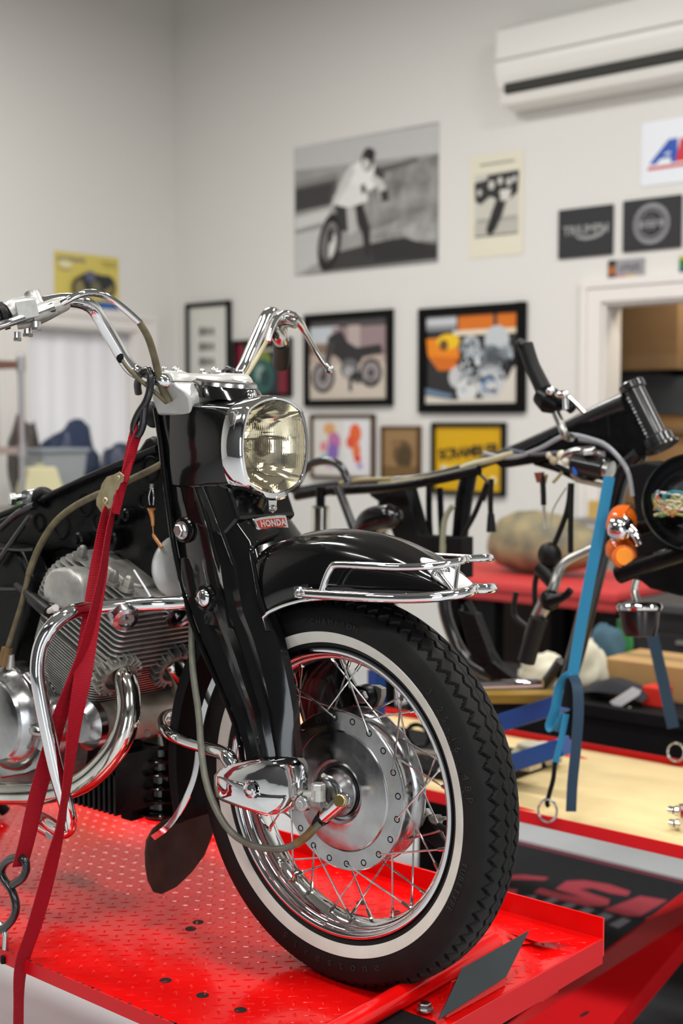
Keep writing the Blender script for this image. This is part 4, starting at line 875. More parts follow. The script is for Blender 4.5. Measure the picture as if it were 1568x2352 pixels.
# chrome fender stay curving down behind the wheel to the flap
def ctube(pts, r, name, m, par=moto, n=14, cr=6, **k): return build(G().tube([P3(p) for p in pts], r, n=n, cr=cr), name, m, par, **k)
g = G().strap([P3(p) for p in ((510, 1528, -0.06), (482, 1590, -0.064), (463, 1660, -0.066), (457, 1720, -0.068), (448, 1780, -0.07), (425, 1840, -0.073), (390, 1893, -0.076), (352, 1923, -0.078))], 0.010, 0.004, (1, 0.2, 0.3))
build(g, 'fender_stay', CHROME, moto)
fp = [(335, 1960), (338, 1930), (352, 1905), (375, 1885), (420, 1870), (470, 1850), (498, 1848), (497, 1880), (488, 1920), (470, 1965), (440, 2005), (405, 2038), (372, 2054), (355, 2050), (342, 2025), (336, 1990)]
build(G().prism([at(x, y, x=-0.365) for x, y in fp], (-0.004, 0, 0)), 'mud_flap', RUSTF, moto, bevel=0.001)

# ---- chrome rail round the fender
lowr = [(690, 1362, -0.088), (730, 1365, -0.088), (800, 1369, -0.088), (860, 1372, -0.086), (930, 1374, -0.078), (1000, 1371, -0.062), (1050, 1364, -0.042), (1078, 1358, -0.02), (1088, 1353, 0.0)]
LP = [P3(p) for p in lowr]; LP += [V((p.x, -p.y, p.z)) for p in reversed(LP[:-1])]
rail = build(G().tube(LP, 0.0072, n=16, cr=5), 'fender_rail', CHROME, moto)
upr = [(738, 1362, -0.088), (748, 1330, -0.088), (760, 1305, -0.088), (775, 1297, -0.088), (850, 1300, -0.087), (920, 1303, -0.083), (980, 1301, -0.07), (1030, 1294, -0.050), (1060, 1288, -0.028), (1071, 1284, 0.0)]
UP = [P3(p) for p in upr]; UP += [V((p.x, -p.y, p.z)) for p in reversed(UP[:-1])]
build(G().tube(UP, 0.0052, n=14, cr=5), 'upper_rail', CHROME, rail)
for a_, b_ in (((1000, 1306, -0.052), (1040, 1358, -0.045)), ((1052, 1294, -0.03), (1044, 1358, -0.04))): ctube([a_, b_], 0.0033, 'rail_strut', CHROME, rail, cr=1)
c = P3((690, 1362, -0.086)); build(G().box(c + V((0.004, 0.002, 0.001)), (0.032, 0.008, 0.017)), 'rail_bracket', CHROME, rail, smooth=False, bevel=0.002)
c = P3((688, 1361, -0.094)); build(G().lathe([(0.0085, 0.003), (0.0085, 0.0), (0.006, -0.001), (0.006, -0.005), (0.0035, -0.008), (0, -0.009)], c, (-0.6, 1, 0), 18), 'bracket_nut', STEEL, rail)
pq = [(943, 1283), (960, 1280), (985, 1287), (1020, 1305), (1055, 1332), (1078, 1345), (1068, 1358), (1030, 1362), (1000, 1352), (972, 1325), (950, 1300)]
ctr_ = at(1005, 1322, y=-0.028)
def fs_pt(x, y):
    p = at(x, y, y=-0.026); rv_ = p - WC; rv_.y = 0; return WC + rv_.normalized() * 0.3925 + V((0, -0.026 + 0.02 * (x - 1000) / 80, 0)) if False else p
g = G(); lo_, hi_ = [], []
for k in range(28):
    a = 2 * PI * k / 28; f_ = math.cos(a); ph = (60.5 + 6.5 * f_) * D; y = -0.016 + 0.030 * math.sin(a) * (0.72 + 0.28 * -f_) - 0.006 * f_
    rs = 0.3905 - 0.008 * (abs(y) / 0.04) ** 2
    for r_, l_ in ((rs, lo_), (rs + 0.0025, hi_)): l_.append(WC + V((r_ * math.cos(ph), y, r_ * math.sin(ph))))
g.loft([lo_, hi_]); build(g, 'rail_foot_plate', mat('pale_grey_plastic', (0.50, 0.50, 0.49), 0.4), rail, bevel=0.0004, label='pale metal foot plate bolted to the fender')
for (x, y) in ((1003, 1322), (1018, 1311)):
    c = at(x, y, y=-0.030 if x < 1010 else -0.012); build(G().sph(c, 0.0065, n=14).lathe([(0.009, 0), (0.009, 0.003), (0, 0.003)], c, (0.7, -0.5, 0.6), 16), 'dome_nut', CHROME, rail)

# ---- handlebar clamp, fork crown
g = G()
cb = V((-0.303, 0, 0.0))
g.loft([[V((-0.303 + a * dx_, b * sy, z)) for dx_, sy in ((1, -1), (1, 1), (-1, 1), (-1, -1))] for a, b, z in ((0.040, 0.070, 0.850), (0.044, 0.078, 0.876), (0.040, 0.083, 0.885), (0.026, 0.088, 0.895), (0.022, 0.088, 0.902))])
crown = build(g, 'fork_crown', ALUW, moto, bevel=0.004)
g = G().loft([[V((-0.303 + a * math.cos(t), y, 0.9025 + b * math.sin(t))) for t in [k * PI / 9 for k in range(10)]] for y, a, b in ((-0.089, 0.019, 0.014), (-0.085, 0.021, 0.017), (-0.052, 0.021, 0.017), (-0.046, 0.017, 0.0145), (0.030, 0.017, 0.0145), (0.036, 0.021, 0.017), (0.085, 0.021, 0.017), (0.089, 0.019, 0.014))])
clampc = build(g, 'bar_clamp', ALUW, moto, bevel=0.001)
for (px, py, y) in ((404, 852, -0.062), (493, 853, 0.045), (377, 848, -0.062), (464, 853, 0.048)):
    c = at(px, py, y=y); far_ = (px in (377, 464)); s_ = 0.7 if far_ else 1.0
    build(G().hexb(c + V((0, 0, -0.010)), (0, 0, 1), 0.0105 * s_, 0.011 * s_).sph(c + V((0, 0, 0.001 * s_)), 0.0078 * s_, (1, 1, 0.8), 14), 'cap_nut', STEEL, clampc)
c = at(350, 960, y=-0.045); build(G().sph(at(352, 952, y=-0.055), 0.022, (0.9, 0.6, 1.0)), 'steering_stop', RUBBERS, crown)
# ---- handlebar
near = [(470, 878, -0.0), (395, 872, -0.062), (345, 868, -0.090), (316, 856, -0.105), (290, 832, -0.120), (262, 785, -0.142), (232, 735, -0.165), (213, 708, -0.182), (186, 694, -0.205), (150, 690, -0.232), (110, 696, -0.262), (60, 708, -0.298), (20, 722, -0.326), (-60, 750, -0.385)]
NP = [P3(p) for p in near]
NP[0] = V((-0.303, 0, 0.903)); NP[1] = V((-0.303, -0.062, 0.903)); NP[2] = V((-0.303, -0.090, 0.904))
farp = [V((-0.303, 0, 0.903)), V((-0.303, 0.062, 0.903)), V((-0.303, 0.088, 0.904))] + [P3(p) for p in ((549, 866, 0.103), (562, 840, 0.118), (580, 798, 0.142), (600, 752, 0.168), (612, 727, 0.184), (626, 720, 0.202), (640, 732, 0.226), (646, 760, 0.258), (648, 800, 0.30), (648, 830, 0.335))]
bar = build(G().tube(NP, 0.0112, n=18, cr=6), 'handlebar', CHROME, moto)
build(G().tube(farp, 0.0112, n=18, cr=6), 'handlebar', CHROME, moto)
# near hand: twist-grip housing, mirror boss, lever
ctube([(22, 722, -0.322), (-10, 735, -0.345), (-60, 752, -0.380)], 0.0165, 'twist_grip', RUBBERS, bar)
ctube([(3, 727, -0.336), (14, 724, -0.330)], 0.021, 'grip_flange', RUBBERS, bar, cr=1)
g = G().tube([P3(p) for p in ((20, 722, -0.325), (35, 716, -0.316), (70, 708, -0.294), (78, 706, -0.288))], [0.017, 0.0195, 0.0190, 0.016], n=20, cr=2).box(P3((62, 712, -0.31)), (0.030, 0.03, 0.026), (0.2, 0, -0.6))
build(g, 'throttle_housing', ALU, bar, bevel=0.002)
c = P3((78, 700, -0.286)); build(G().tube([P3((84, 710, -0.286)), P3((80, 695, -0.286)), P3((76, 680, -0.286)), P3((74, 673, -0.286))], [0.016, 0.0125, 0.0115, 0.0125], n=20, cr=3), 'mirror_boss', ALU, bar)
g = G().tube([P3(p) for p in ((150, 697, -0.246), (130, 704, -0.262), (100, 716, -0.285), (70, 727, -0.305))], [0.011, 0.013, 0.014, 0.012], n=14, cr=3); build(g, 'lever_bracket', ALU, bar)
lev = ctube([(122, 706, -0.275), (80, 722, -0.302), (30, 738, -0.335), (0, 748, -0.352), (-40, 762, -0.375)], [0.0075, 0.0075, 0.0065, 0.0065, 0.0065], 'brake_lever', ALUP, bar)
ctube([(130, 716, -0.268), (100, 732, -0.285), (70, 743, -0.300), (40, 748, -0.316)], 0.006, 'lever_bracket', ALUD, bar)
for (x, y, y2, r_) in ((84, 738, 752, 0.0065), (64, 752, 766, 0.0065), (40, 762, 776, 0.0052)):
    yy = -0.30; build(G().cyl(P3((x, y, yy)), P3((x, y2, yy)), r_, 12).hexb(P3((x, y2, yy)), (0, 0, -1), r_ * 1.25, 0.005), 'pivot_screw', STEEL, bar, smooth=False)
ctube([(142, 697, -0.252), (136, 704, -0.25), (132, 712, -0.248)], 0.0042, 'cable_clip', STEEL, bar, cr=3)
# chrome throttle conduit, then cable
ctube([(118, 706, -0.268), (150, 692, -0.256), (172, 681, -0.245), (200, 673, -0.228), (232, 676, -0.205), (262, 692, -0.182), (292, 715, -0.160), (322, 742, -0.138)], 0.0056, 'throttle_conduit', CHROME, moto)
ctube([(320, 740, -0.140), (340, 775, -0.125), (353, 815, -0.112), (364, 860, -0.10), (374, 895, -0.09), (388, 925, -0.082)], [0.0055, 0.0058, 0.0058, 0.006, 0.0066, 0.0062], 'throttle_cable', CABLE, moto)
ctube([(274, 815, -0.132), (284, 832, -0.132), (302, 855, -0.128), (330, 880, -0.115), (360, 905, -0.098), (382, 925, -0.086)], 0.0034, 'inner_cable', CABLE, moto)
c = P3((276, 818, -0.134)); build(G().sph(c, 0.0085, (0.8, 0.7, 1.3), 16), 'cable_port', BLACKM, bar)
ctube([(614, 780, 0.15), (600, 805, 0.14), (580, 840, 0.12), (556, 878, 0.10)], 0.0036, 'clutch_cable', cm('#b3a988', 0.45), moto)
# far hand: clutch lever with ball end, perch, grip
ctube([(646, 786, 0.285), (647, 808, 0.31), (645, 836, 0.34)], 0.0160, 'left_grip', RUBBERS, bar)
g = G().tube([P3(p) for p in ((632, 752, 0.215), (640, 768, 0.225), (648, 784, 0.238))], [0.014, 0.016, 0.014], n=18, cr=3).tube([P3(p) for p in ((640, 746, 0.225), (660, 738, 0.23), (680, 742, 0.235))], 0.0105, n=14); build(g, 'lever_perch', CHROMED, bar)
ctube([(615, 785, 0.15), (626, 750, 0.17), (640, 728, 0.19), (656, 718, 0.21), (674, 722, 0.225)], 0.0046, 'clutch_conduit', CHROME, moto)
ctube([(672, 726, 0.235), (688, 742, 0.25), (702, 765, 0.265), (722, 800, 0.285), (742, 832, 0.30), (755, 848, 0.308)], [0.0085, 0.0085, 0.0060, 0.0048, 0.0048, 0.0048], 'clutch_lever', CHROMED, bar)
build(G().sph(P3((757, 850, 0.31)), 0.0088, n=20), 'lever_ball', ALUP, bar)
# ------------------------------------------------------------------ frame, engine and pipes of the black motorcycle
fo = [(345, 1002), (332, 1008), (318, 1030), (270, 1060), (200, 1090), (120, 1128), (60, 1152), (20, 1180), (-60, 1215), (-60, 1330), (20, 1320), (80, 1280), (140, 1262), (200, 1270), (280, 1300), (340, 1338), (400, 1345), (395, 1240), (378, 1120), (362, 1010)]
sh_ = [at(x, y, y=-0.035) for x, y in fo]
frm = build(G().prism(sh_, (0, 0.07, 0)), 'frame', BLACKF, moto, bevel=0.006)
for (px, py, r_) in ((196, 1160, 0.016), (262, 1130, 0.013), (345, 1078, 0.017), (226, 1200, 0.013), (140, 1210, 0.018), (330, 1150, 0.010), (90, 1200, 0.012)):
    c = at(px, py, y=-0.036); build(G().lathe([(r_ + 0.006, 0.001), (r_ + 0.003, -0.003), (r_, -0.001), (r_ - 0.001, 0.002), (0, 0.002)], c, (0, 1, 0), 24), 'frame_hole', BLACKM, frm)
for (px, py, r_) in ((275, 1185, 0.016), (298, 1182, 0.011), (262, 1238, 0.02), (190, 1240, 0.014)):
    c = at(px, py, y=-0.042); build(G().cyl(c + V((0, 0.01, 0)), c + V((0, -0.014, 0)), r_, 20, ch=0.003).cyl(c, c + V((0, -0.018, 0)), r_ * 0.5, 14), 'frame_boss', BLACKF, frm)
build(G().tube([at(x, y, y=-0.045) for x, y in ((362, 1030), (300, 1055), (210, 1093), (120, 1135), (40, 1168), (-40, 1200))], 0.006, n=10), 'frame_flange', BLACKF, frm)
# lower body and air box behind the engine
g = G().prism([at(x, y, y=0.01) for x, y in ((-60, 1250), (120, 1250), (130, 1560), (60, 1600), (-60, 1600))], (0, 0.09, 0)); build(g, 'air_box', BLACKF, moto, bevel=0.008)
g = G().prism([at(x, y, y=-0.09) for x, y in ((-60, 1245), (40, 1258), (70, 1330), (60, 1420), (30, 1540), (-60, 1540))], (0, 0.05, 0)); build(g, 'side_cover', BLACKF, moto, bevel=0.01)
g = G().prism([at(x, y, y=0.03) for x, y in ((290, 1290), (440, 1290), (450, 1420), (440, 1535), (300, 1530))], (0, 0.05, 0)); build(g, 'front_downtube', BLACKM, moto, bevel=0.006)
# rear tank mount bolt at the left
c = at(50, 1143, y=-0.06)
build(G().tube([at(30, 1146, y=-0.09), at(62, 1142, y=-0.06), at(120, 1150, y=-0.02)], 0.006, n=12).hexb(at(34, 1146, y=-0.09), (-0.3, -0.8, 0), 0.012, 0.01).cyl(at(60, 1142, y=-0.065), at(82, 1138, y=-0.04), 0.013, 18), 'tank_mount', STEEL, frm)
build(G().tube([at(72, 1165, y=-0.05), at(80, 1140, y=-0.05), at(98, 1130, y=-0.04), at(118, 1140, y=-0.03)], 0.010, n=12), 'mount_rubber', RUBBERS, frm)
for pts, r_ in ((((0, 1258), (40, 1262), (78, 1262)), 0.0035), (((-10, 1352), (40, 1352), (60, 1350)), 0.004), (((0, 1215), (40, 1180), (80, 1160)), 0.006), (((-10, 1300), (30, 1240), (70, 1185)), 0.005)):
    build(G().tube([at(x, y, y=-0.10) for x, y in pts], r_, n=10), 'frame_rod', BLACKP, frm)

# ---- engine: local axes, cylinder leaning forward
TL = 24 * D
ca = V((math.sin(TL), 0, math.cos(TL))); cu = V((math.cos(TL), 0, -math.sin(TL)))
EB = V((-0.520, 0.0, 0.345))
eng_loc = EB
def ep(u, y, s): return EB + cu * u + V((0, y, 0)) + ca * s
def plate(s, t, hu, hy, rr=0.03, u0=0.0, n=6):
    ring = []
    for (sx, sy, a0) in ((1, 1, 0), (-1, 1, 90), (-1, -1, 180), (1, -1, 270)):
        for k in range(n + 1):
            a = (a0 + 90 * k / n) * D; ring.append((u0 + sx * (hu - rr) + rr * math.cos(a), sy * (hy - rr) + rr * math.sin(a)))
    return [[ep(u, y, s - t / 2) for u, y in ring], [ep(u, y, s + t / 2) for u, y in ring]]
g = G().loft(plate(0.055, 0.13, 0.050, 0.100, 0.03, u0=-0.025))
cyb = build(g, 'cylinder_block', ALUD, moto, bevel=0.002)
for k in range(27):
    s_ = -0.006 + k * 0.0049; tp = 0.0032 * min(k, 18)
    build(G().loft(plate(s_, 0.0018, 0.062 + tp * 0.5, 0.116 + tp * 0.3, 0.035, u0=-0.02 - tp * 0.46)), 'cooling_fin', ALU, cyb, ang=0.9)
# head with its own fins and rounded shoulders
hd = build(G().loft([plate(0.13, 0.002, 0.075, 0.10, 0.03, u0=-0.04)[0], plate(0.22, 0.002, 0.070, 0.10, 0.03, u0=-0.035)[0], plate(0.265, 0.002, 0.045, 0.09, 0.03, u0=-0.01)[0]]), 'cylinder_head', ALUD, moto, bevel=0.003)
for k in range(14):
    s_ = 0.134 + k * 0.0094
    ul = -0.02 - 0.128 * math.sqrt(max(0.02, 1 - ((s_ - 0.155) / 0.137) ** 2)) if s_ > 0.155 else -0.148
    ur = 0.078 if s_ < 0.235 else 0.078 - (s_ - 0.235) ** 1.3 * 1.6
    build(G().loft(plate(s_, 0.0032, (ur - ul) / 2, 0.132 - 0.0012 * max(0, k - 8) ** 1.5, min(0.014, (ur - ul) * 0.4), u0=(ur + ul) / 2)), 'head_fin', ALU, hd, ang=0.9)
# right-hand cam end cap
cc = at(158, 1350, y=-0.150)
def disc(c, axis, prof, name, m, par, n=40, **k): return build(G().lathe(prof, c, axis, n), name, m, par, **k)
CAPO = [(113, 1372), (112, 1345), (118, 1322), (132, 1306), (150, 1302), (176, 1305), (192, 1318), (203, 1340), (208, 1370), (205, 1392), (176, 1398), (150, 1396), (140, 1388), (128, 1386), (118, 1382)]
co = [at(x, y, y=-0.142) for x, y in CAPO]; ccn = sum(co, V()) / len(co)
def ins2(k, dy): return [ccn + (p - ccn) * k + V((0, dy, 0)) for p in co]
build(G().loft([ins2(1.0, 0.02), ins2(1.0, -0.006), ins2(0.96, -0.012), ins2(0.85, -0.0155), ins2(0.3, -0.0165)]), 'cam_end_cap', ALU, hd, ang=0.6)
for (px, py, y) in ((190, 1262, -0.11), (262, 1318, -0.125), (300, 1338, -0.02), (218, 1300, -0.03), (296, 1332, -0.11)):
    c = at(px, py, y=y); build(G().hexb(c - ca * 0.012, ca, 0.0095, 0.013).sph(c + ca * 0.001, 0.0072, n=12).cyl(c - ca * 0.018, c - ca * 0.012, 0.013, 18), 'head_nut', ALUD, hd)
# tappet caps at the front
for (px, py, y, r_) in ((289, 1424, -0.140, 0.0225), (411, 1418, -0.028, 0.0225)):
    c = at(px, py, y=y); fx = (cu * 0.85 + V((0, -0.25, 0)) + ca * -0.1).normalized()
    disc(c, fx, [(r_, -0.03), (r_, -0.003), (r_ * 0.93, 0.0), (r_ * 0.6, 0.0015), (r_ * 0.58, -0.002), (r_ * 0.2, -0.002), (r_ * 0.18, 0.004), (0, 0.004)], 'tappet_cap', ALUP, hd, n=32)
# spark plug lead and breather
ctube([(40, 1345, -0.12), (62, 1362, -0.14), (78, 1380, -0.15)], 0.007, 'plug_lead', RUBBERS, moto)
ctube([(74, 1374, -0.15), (95, 1392, -0.158), (112, 1405, -0.162)], [0.0105, 0.0115, 0.0095], 'plug_cap', RUBBERS, moto)
ctube([(112, 1404, -0.162), (128, 1396, -0.168)], [0.0045, 0.006], 'plug_tip', cm('#c9c6c0', 0.4), moto)
ctube([(308, 1310, -0.09), (330, 1345, -0.10), (346, 1372, -0.10)], 0.0018, 'choke_wire', cm('#cfcfd6', 0.3), moto)
# horn with its bracket
c = at(424, 1303, y=-0.01)
hn = disc(c, (1, -0.35, 0.0), [(0, -0.035), (0.034, -0.035), (0.052, -0.014), (0.057, -0.004), (0.057, 0.002), (0.052, 0.006), (0.034, 0.010), (0, 0.011)], 'horn', ALUW, moto, n=44, ang=0.5)
build(G().tube([at(372, 1264, y=-0.03), at(392, 1262, y=-0.03), at(396, 1280, y=-0.03)], 0.005, n=10), 'horn_bracket', STEEL, hn)
# glass fuse and its wires hanging from the frame
ctube([(348, 1118, -0.06), (342, 1140, -0.062), (344, 1160, -0.062)], 0.0012, 'loose_wire', STEEL, moto)
ctube([(350, 1118, -0.06), (353, 1140, -0.062), (352, 1160, -0.062)], 0.0012, 'loose_wire', STEEL, moto)
ctube([(349, 1112, -0.06), (348, 1122, -0.06)], 0.0035, 'wire_clip', ALUD, moto)
g = G().tube([P3(p) for p in ((347, 1168, -0.062), (347, 1176, -0.062), (350, 1190, -0.062), (351, 1208, -0.062))], [0.008, 0.0045, 0.0036, 0.0026], n=12, cr=3)
build(g, 'wire_terminal', mat('amber_plastic', (0.42, 0.16, 0.04), 0.3, coat=0.4), moto)
ctube([(351, 1208, -0.062), (352, 1224, -0.062), (354, 1232, -0.062), (372, 1258, -0.062)], [0.001, 0.001, 0.0032, 0.0032], 'wire_terminal', mat('amber_plastic', (0, 0, 0)), moto)
# ---- crankcase and covers
crk = build(G().prism([V((-0.86, -0.12, 0.16)), V((-0.64, -0.12, 0.16)), V((-0.56, -0.12, 0.24)), V((-0.545, -0.12, 0.33)), V((-0.57, -0.12, 0.365)), V((-0.86, -0.12, 0.40))], (0, 0.24, 0)), 'crankcase', ALUD, moto, bevel=0.012)
c = at(6, 1652, y=-0.172)
cr_ = 0.088
acv = disc(c, (0, 1, 0), [(0, -0.018), (0.055, -0.018), (0.066, -0.015), (0.070, -0.010), (0.0715, -0.012), (0.0735, -0.010), (0.079, -0.004), (cr_, 0.006), (cr_ + 0.004, 0.016), (cr_ + 0.006, 0.05)], 'alternator_cover', ALUP, moto, n=72, ang=0.5)
for (px, py) in ((36, 1737), (12, 1562)):
    q = at(px, py, y=-0.176); build(G().lathe([(0.008, 0.004), (0.0085, -0.001), (0.006, -0.002), (0.005, 0.001), (0.003, -0.001), (0, -0.001)], q, (0, 1, 0), 16), 'cover_screw', STEEL, acv)
g = G().lathe([(0, -0.02), (0.030, -0.02), (0.036, -0.012), (0.040, 0.0), (0.042, 0.03), (0.046, 0.06), (0.046, 0.12)], at(120, 1655, y=-0.145), (0, 1, 0), 40)
build(g, 'gearbox_boss', ALUP, moto, ang=0.5)
g = G().tube([at(60, 1552, y=-0.15), at(95, 1600, y=-0.15), at(118, 1660, y=-0.15), at(100, 1720, y=-0.15)], 0.014, n=12).prism([at(x, y, y=-0.155) for x, y in ((10, 1545), (70, 1560), (125, 1640), (130, 1700), (105, 1760), (60, 1780), (0, 1790), (-40, 1700), (-40, 1580))], (0, 0.03, 0))
build(g, 'cover_flange', ALUP, moto, bevel=0.004)
build(G().sph(at(84, 1680, y=-0.185), 0.012, (1.6, 0.6, 0.7)).sph(at(100, 1676, y=-0.185), 0.006), 'kick_boss', ALUP, acv)
# starter motor across the front of the crankcase
STM = mat('starter_grey_paint', (0.42, 0.40, 0.33), 0.45, 0.1, noise=0.3, nscale=20)
s0 = at(196, 1668, y=-0.118); s1 = at(418, 1598, y=0.085); sd_ = (s1 - s0).normalized()
stm = build(G().lathe([(0, -0.004), (0.034, -0.004), (0.040, 0.004), (0.041, 0.05), (0.0395, 0.052), (0.0395, 0.20), (0.036, 0.215), (0, 0.218)], s0, (0.0, 1, 0.0), 44), 'starter_motor', STM, moto, ang=0.5)
q = at(339, 1683, y=-0.035); build(G().lathe([(0.0065, 0), (0.0065, -0.003), (0.0, -0.003)], q, (-0.5, 1, 0.3), 16), 'starter_screw', ALUD, stm)
disc(at(196, 1665, y=-0.118), (0, 1, 0), [(0, -0.012), (0.028, -0.012), (0.036, -0.006), (0.043, 0.0), (0.043, 0.014)], 'starter_cap', ALUP, stm)
ctube([(195, 1640, -0.11), (240, 1620, -0.07), (300, 1610, -0.03)], 0.008, 'starter_cable', ALUD, moto)
# bright dark gap objects beneath: finned rectifier, sump, springs
g = G()
for k in range(9): g.bb((-0.60 + 0.014 * k, -0.05, 0.165), (-0.594 + 0.014 * k, 0.05, 0.245))
g.bb((-0.605, -0.05, 0.235), (-0.475, 0.05, 0.27)); build(g, 'sump_fins', BLACKF, moto, smooth=False)
for k in range(5):
    z = 0.15 + 0.024 * k
    build(G().tube([V((-0.50 + 0.055 * math.cos(t), 0.075 + 0.055 * math.sin(t), z)) for t in [i * PI / 10 - PI * 0.75 for i in range(13)]], 0.0055, n=10, cr=2, flat=0.6), 'horn_ring', BLACKP, moto)
build(G().cyl((-0.50, 0.075, 0.135), (-0.50, 0.075, 0.27), 0.043, 28, ch=0.006), 'oil_filter_housing', BLACKP, moto)
for y in (-0.10, 0.12): build(G().tube([V((-1.12, y * 0.6, 0.2)), V((-1.10, y, 0.06)), V((-1.09, y * 1.25, 0.012))], 0.012), 'stand_leg', BLACKM, moto)
build(G().bb((-0.53, 0.0, 0.14), (-0.50, 0.03, 0.28)), 'engine_hanger', BLACKM, moto, bevel=0.003)
# ---- exhaust: finned collars, header pipes
def collar(c, axis, r0, r1, h, nf, par=moto):
    ax = V(axis).normalized(); u, w = perp(ax); g = G()
    g.lathe([(r0, -h / 2), (r0 + 0.006, -h / 2), (r0 + 0.006, h / 2), (r0, h / 2)], c, ax, 32, cap=True)
    o = build(g, 'exhaust_collar', ALUD, par)
    for k in range(nf):
        a = 2 * PI * k / nf; rd = u * math.cos(a) + w * math.sin(a)
        g = G().bar(c + rd * (r0 + 0.003), c + rd * r1, h * (1.0 + 0.2 * math.sin(k)), 0.0035, ax); build(g, 'collar_fin', ALUD, o, smooth=False, bevel=0.001)
    return o
ec = P3((268, 1548, -0.108)); ax_ = V((0.85, -0.10, -0.62))
collar(ec, ax_, 0.026, 0.043, 0.020, 20)
ex = [(262, 1530, -0.10), (285, 1555, -0.108), (296, 1600, -0.112), (294, 1650, -0.122), (275, 1705, -0.132), (238, 1755, -0.14), (190, 1795, -0.148), (130, 1815, -0.155), (60, 1822, -0.165), (-60, 1820, -0.18)]
ctube(ex, 0.0195, 'exhaust_pipe', CHROMED, moto, n=28)
ec2 = P3((398, 1530, 0.01)); collar(ec2, ax_, 0.026, 0.043, 0.020, 18)
ctube([(392, 1520, 0.01), (412, 1550, 0.03), (408, 1620, 0.10), (380, 1720, 0.14), (320, 1780, 0.15)], 0.0195, 'exhaust_pipe', CHROMED, moto, n=24)
for q_ in (ec, ec2): build(G().cyl(q_ - ax_.normalized() * 0.06, q_, 0.027, 24), 'exhaust_port', ALUD, moto)
# ---- chrome crash bar
cbp = [(445, 1384, -0.050), (400, 1385, -0.075), (300, 1389, -0.125), (200, 1398, -0.190), (160, 1408, -0.225), (122, 1436, -0.252), (95, 1480, -0.268), (86, 1540, -0.274), (96, 1610, -0.270), (112, 1690, -0.262), (132, 1780, -0.250), (152, 1850, -0.238), (160, 1892, -0.228), (150, 1909, -0.218), (132, 1906, -0.205), (110, 1890, -0.180), (90, 1880, -0.15)]
ctube(cbp, 0.0118, 'crash_bar', CHROME, moto, n=24, cr=6)
ctube([(92, 1878, -0.15), (84, 1892, -0.158), (118, 1914, -0.19)], 0.010, 'crash_bar_foot', CHROME, moto)
ctube([(445, 1384, -0.05), (470, 1400, 0.02), (520, 1410, 0.12)], 0.0118, 'crash_bar_crossover', CHROME, moto)
# chrome tube stay from the link cover back round the tire
ctube([(540, 1770, -0.095), (525, 1742, -0.095), (508, 1728, -0.090), (470, 1717, -0.082), (430, 1704, -0.078), (392, 1688, -0.075), (373, 1668, -0.065), (378, 1648, -0.040), (398, 1641, -0.015), (440, 1638, 0.03), (500, 1638, 0.10)], [0.0125, 0.0125, 0.0112, 0.0098, 0.0098, 0.0098, 0.0098, 0.0098, 0.0098, 0.0098, 0.0098], 'torque_stay', CHROME, moto, n=20)
# speedometer cable
ctube([(445, 1400, -0.05), (440, 1450, -0.06), (443, 1540, -0.075), (456, 1640, -0.086), (462, 1720, -0.098), (472, 1790, -0.11), (492, 1850, -0.115), (525, 1905, -0.112), (570, 1938, -0.104), (620, 1950, -0.095), (662, 1946, -0.086), (700, 1925, -0.076), (735, 1890, -0.064)], 0.0054, 'speedometer_cable', CABLEG, moto, n=14)
ctube([(680, 1938, -0.082), (705, 1920, -0.075), (722, 1900, -0.068)], 0.0066, 'cable_sleeve', mat('brown_sleeve', (0.20, 0.11, 0.035), 0.45, noise=0.4, nscale=50), moto)
# brown cable along the frame down to the engine
ctube([(378, 1062, -0.062), (345, 1080, -0.07), (300, 1102, -0.078), (255, 1124, -0.086), (215, 1140, -0.092), (170, 1164, -0.098), (130, 1196, -0.108), (100, 1238, -0.118), (80, 1280, -0.126), (66, 1320, -0.134)], 0.0058, 'clutch_cable', CABLE, moto)
ctube([(66, 1318, -0.134), (50, 1385, -0.146), (33, 1440, -0.155), (17, 1490, -0.162)], 0.0046, 'clutch_cable', CABLE, moto)
ctube([(17, 1488, -0.162), (12, 1508, -0.165), (8, 1528, -0.167)], 0.0095, 'cable_sleeve', mat('brown_sleeve', (0, 0, 0)), moto)
ctube([(26, 1504, -0.16), (24, 1540, -0.16)], [0.005, 0.008], 'cable_stop', ALU, moto, cr=1)
# brake gear seen through the wheel on the far side
build(G().bar(at(690, 1735 - 4, y=0.075), at(838, 1610, y=0.075), 0.008, 0.022, (0, 1, 0)), 'torque_arm', BLACKF, moto, bevel=0.001) if False else None
g = G().bar(at(668, 1600, y=0.085), at(835, 1598, y=0.085), 0.012, 0.026, (0, 1, 0)).lathe([(0, -0.012), (0.017, -0.012), (0.019, -0.009), (0.019, 0.01), (0, 0.01)], at(836, 1600, y=0.08), (0, 1, 0), 28)
ta = build(g, 'brake_torque_arm', BLACKF, moto, bevel=0.001)
q = at(833, 1600, y=0.066); build(G().hexb(q, (0.0, -1, 0), 0.011, 0.006), 'arm_bolt', STEEL, ta, smooth=False)
build(G().bar(at(785, 1530, y=0.10), at(840, 1640, y=0.10), 0.006, 0.018, (0, 1, 0)).prism([at(x, y, y=0.09) for x, y in ((835, 1575), (862, 1575), (876, 1582), (876, 1600), (866, 1625), (850, 1640), (838, 1600))], (0, 0.012, 0)), 'far_link', ALUD, moto, bevel=0.001)
build(G().tube([at(975, 1872, y=0.075), at(985, 1886, y=0.07)], 0.013, n=16, cr=1).tube([at(985, 1884, y=0.07), at(1010, 1882, y=0.07)], 0.0078, n=12, cr=1).tube([at(1005, 1882, y=0.07), at(1023, 1879, y=0.07)], 0.003, n=8, cr=1), 'brake_lever_end', ALUD, moto)
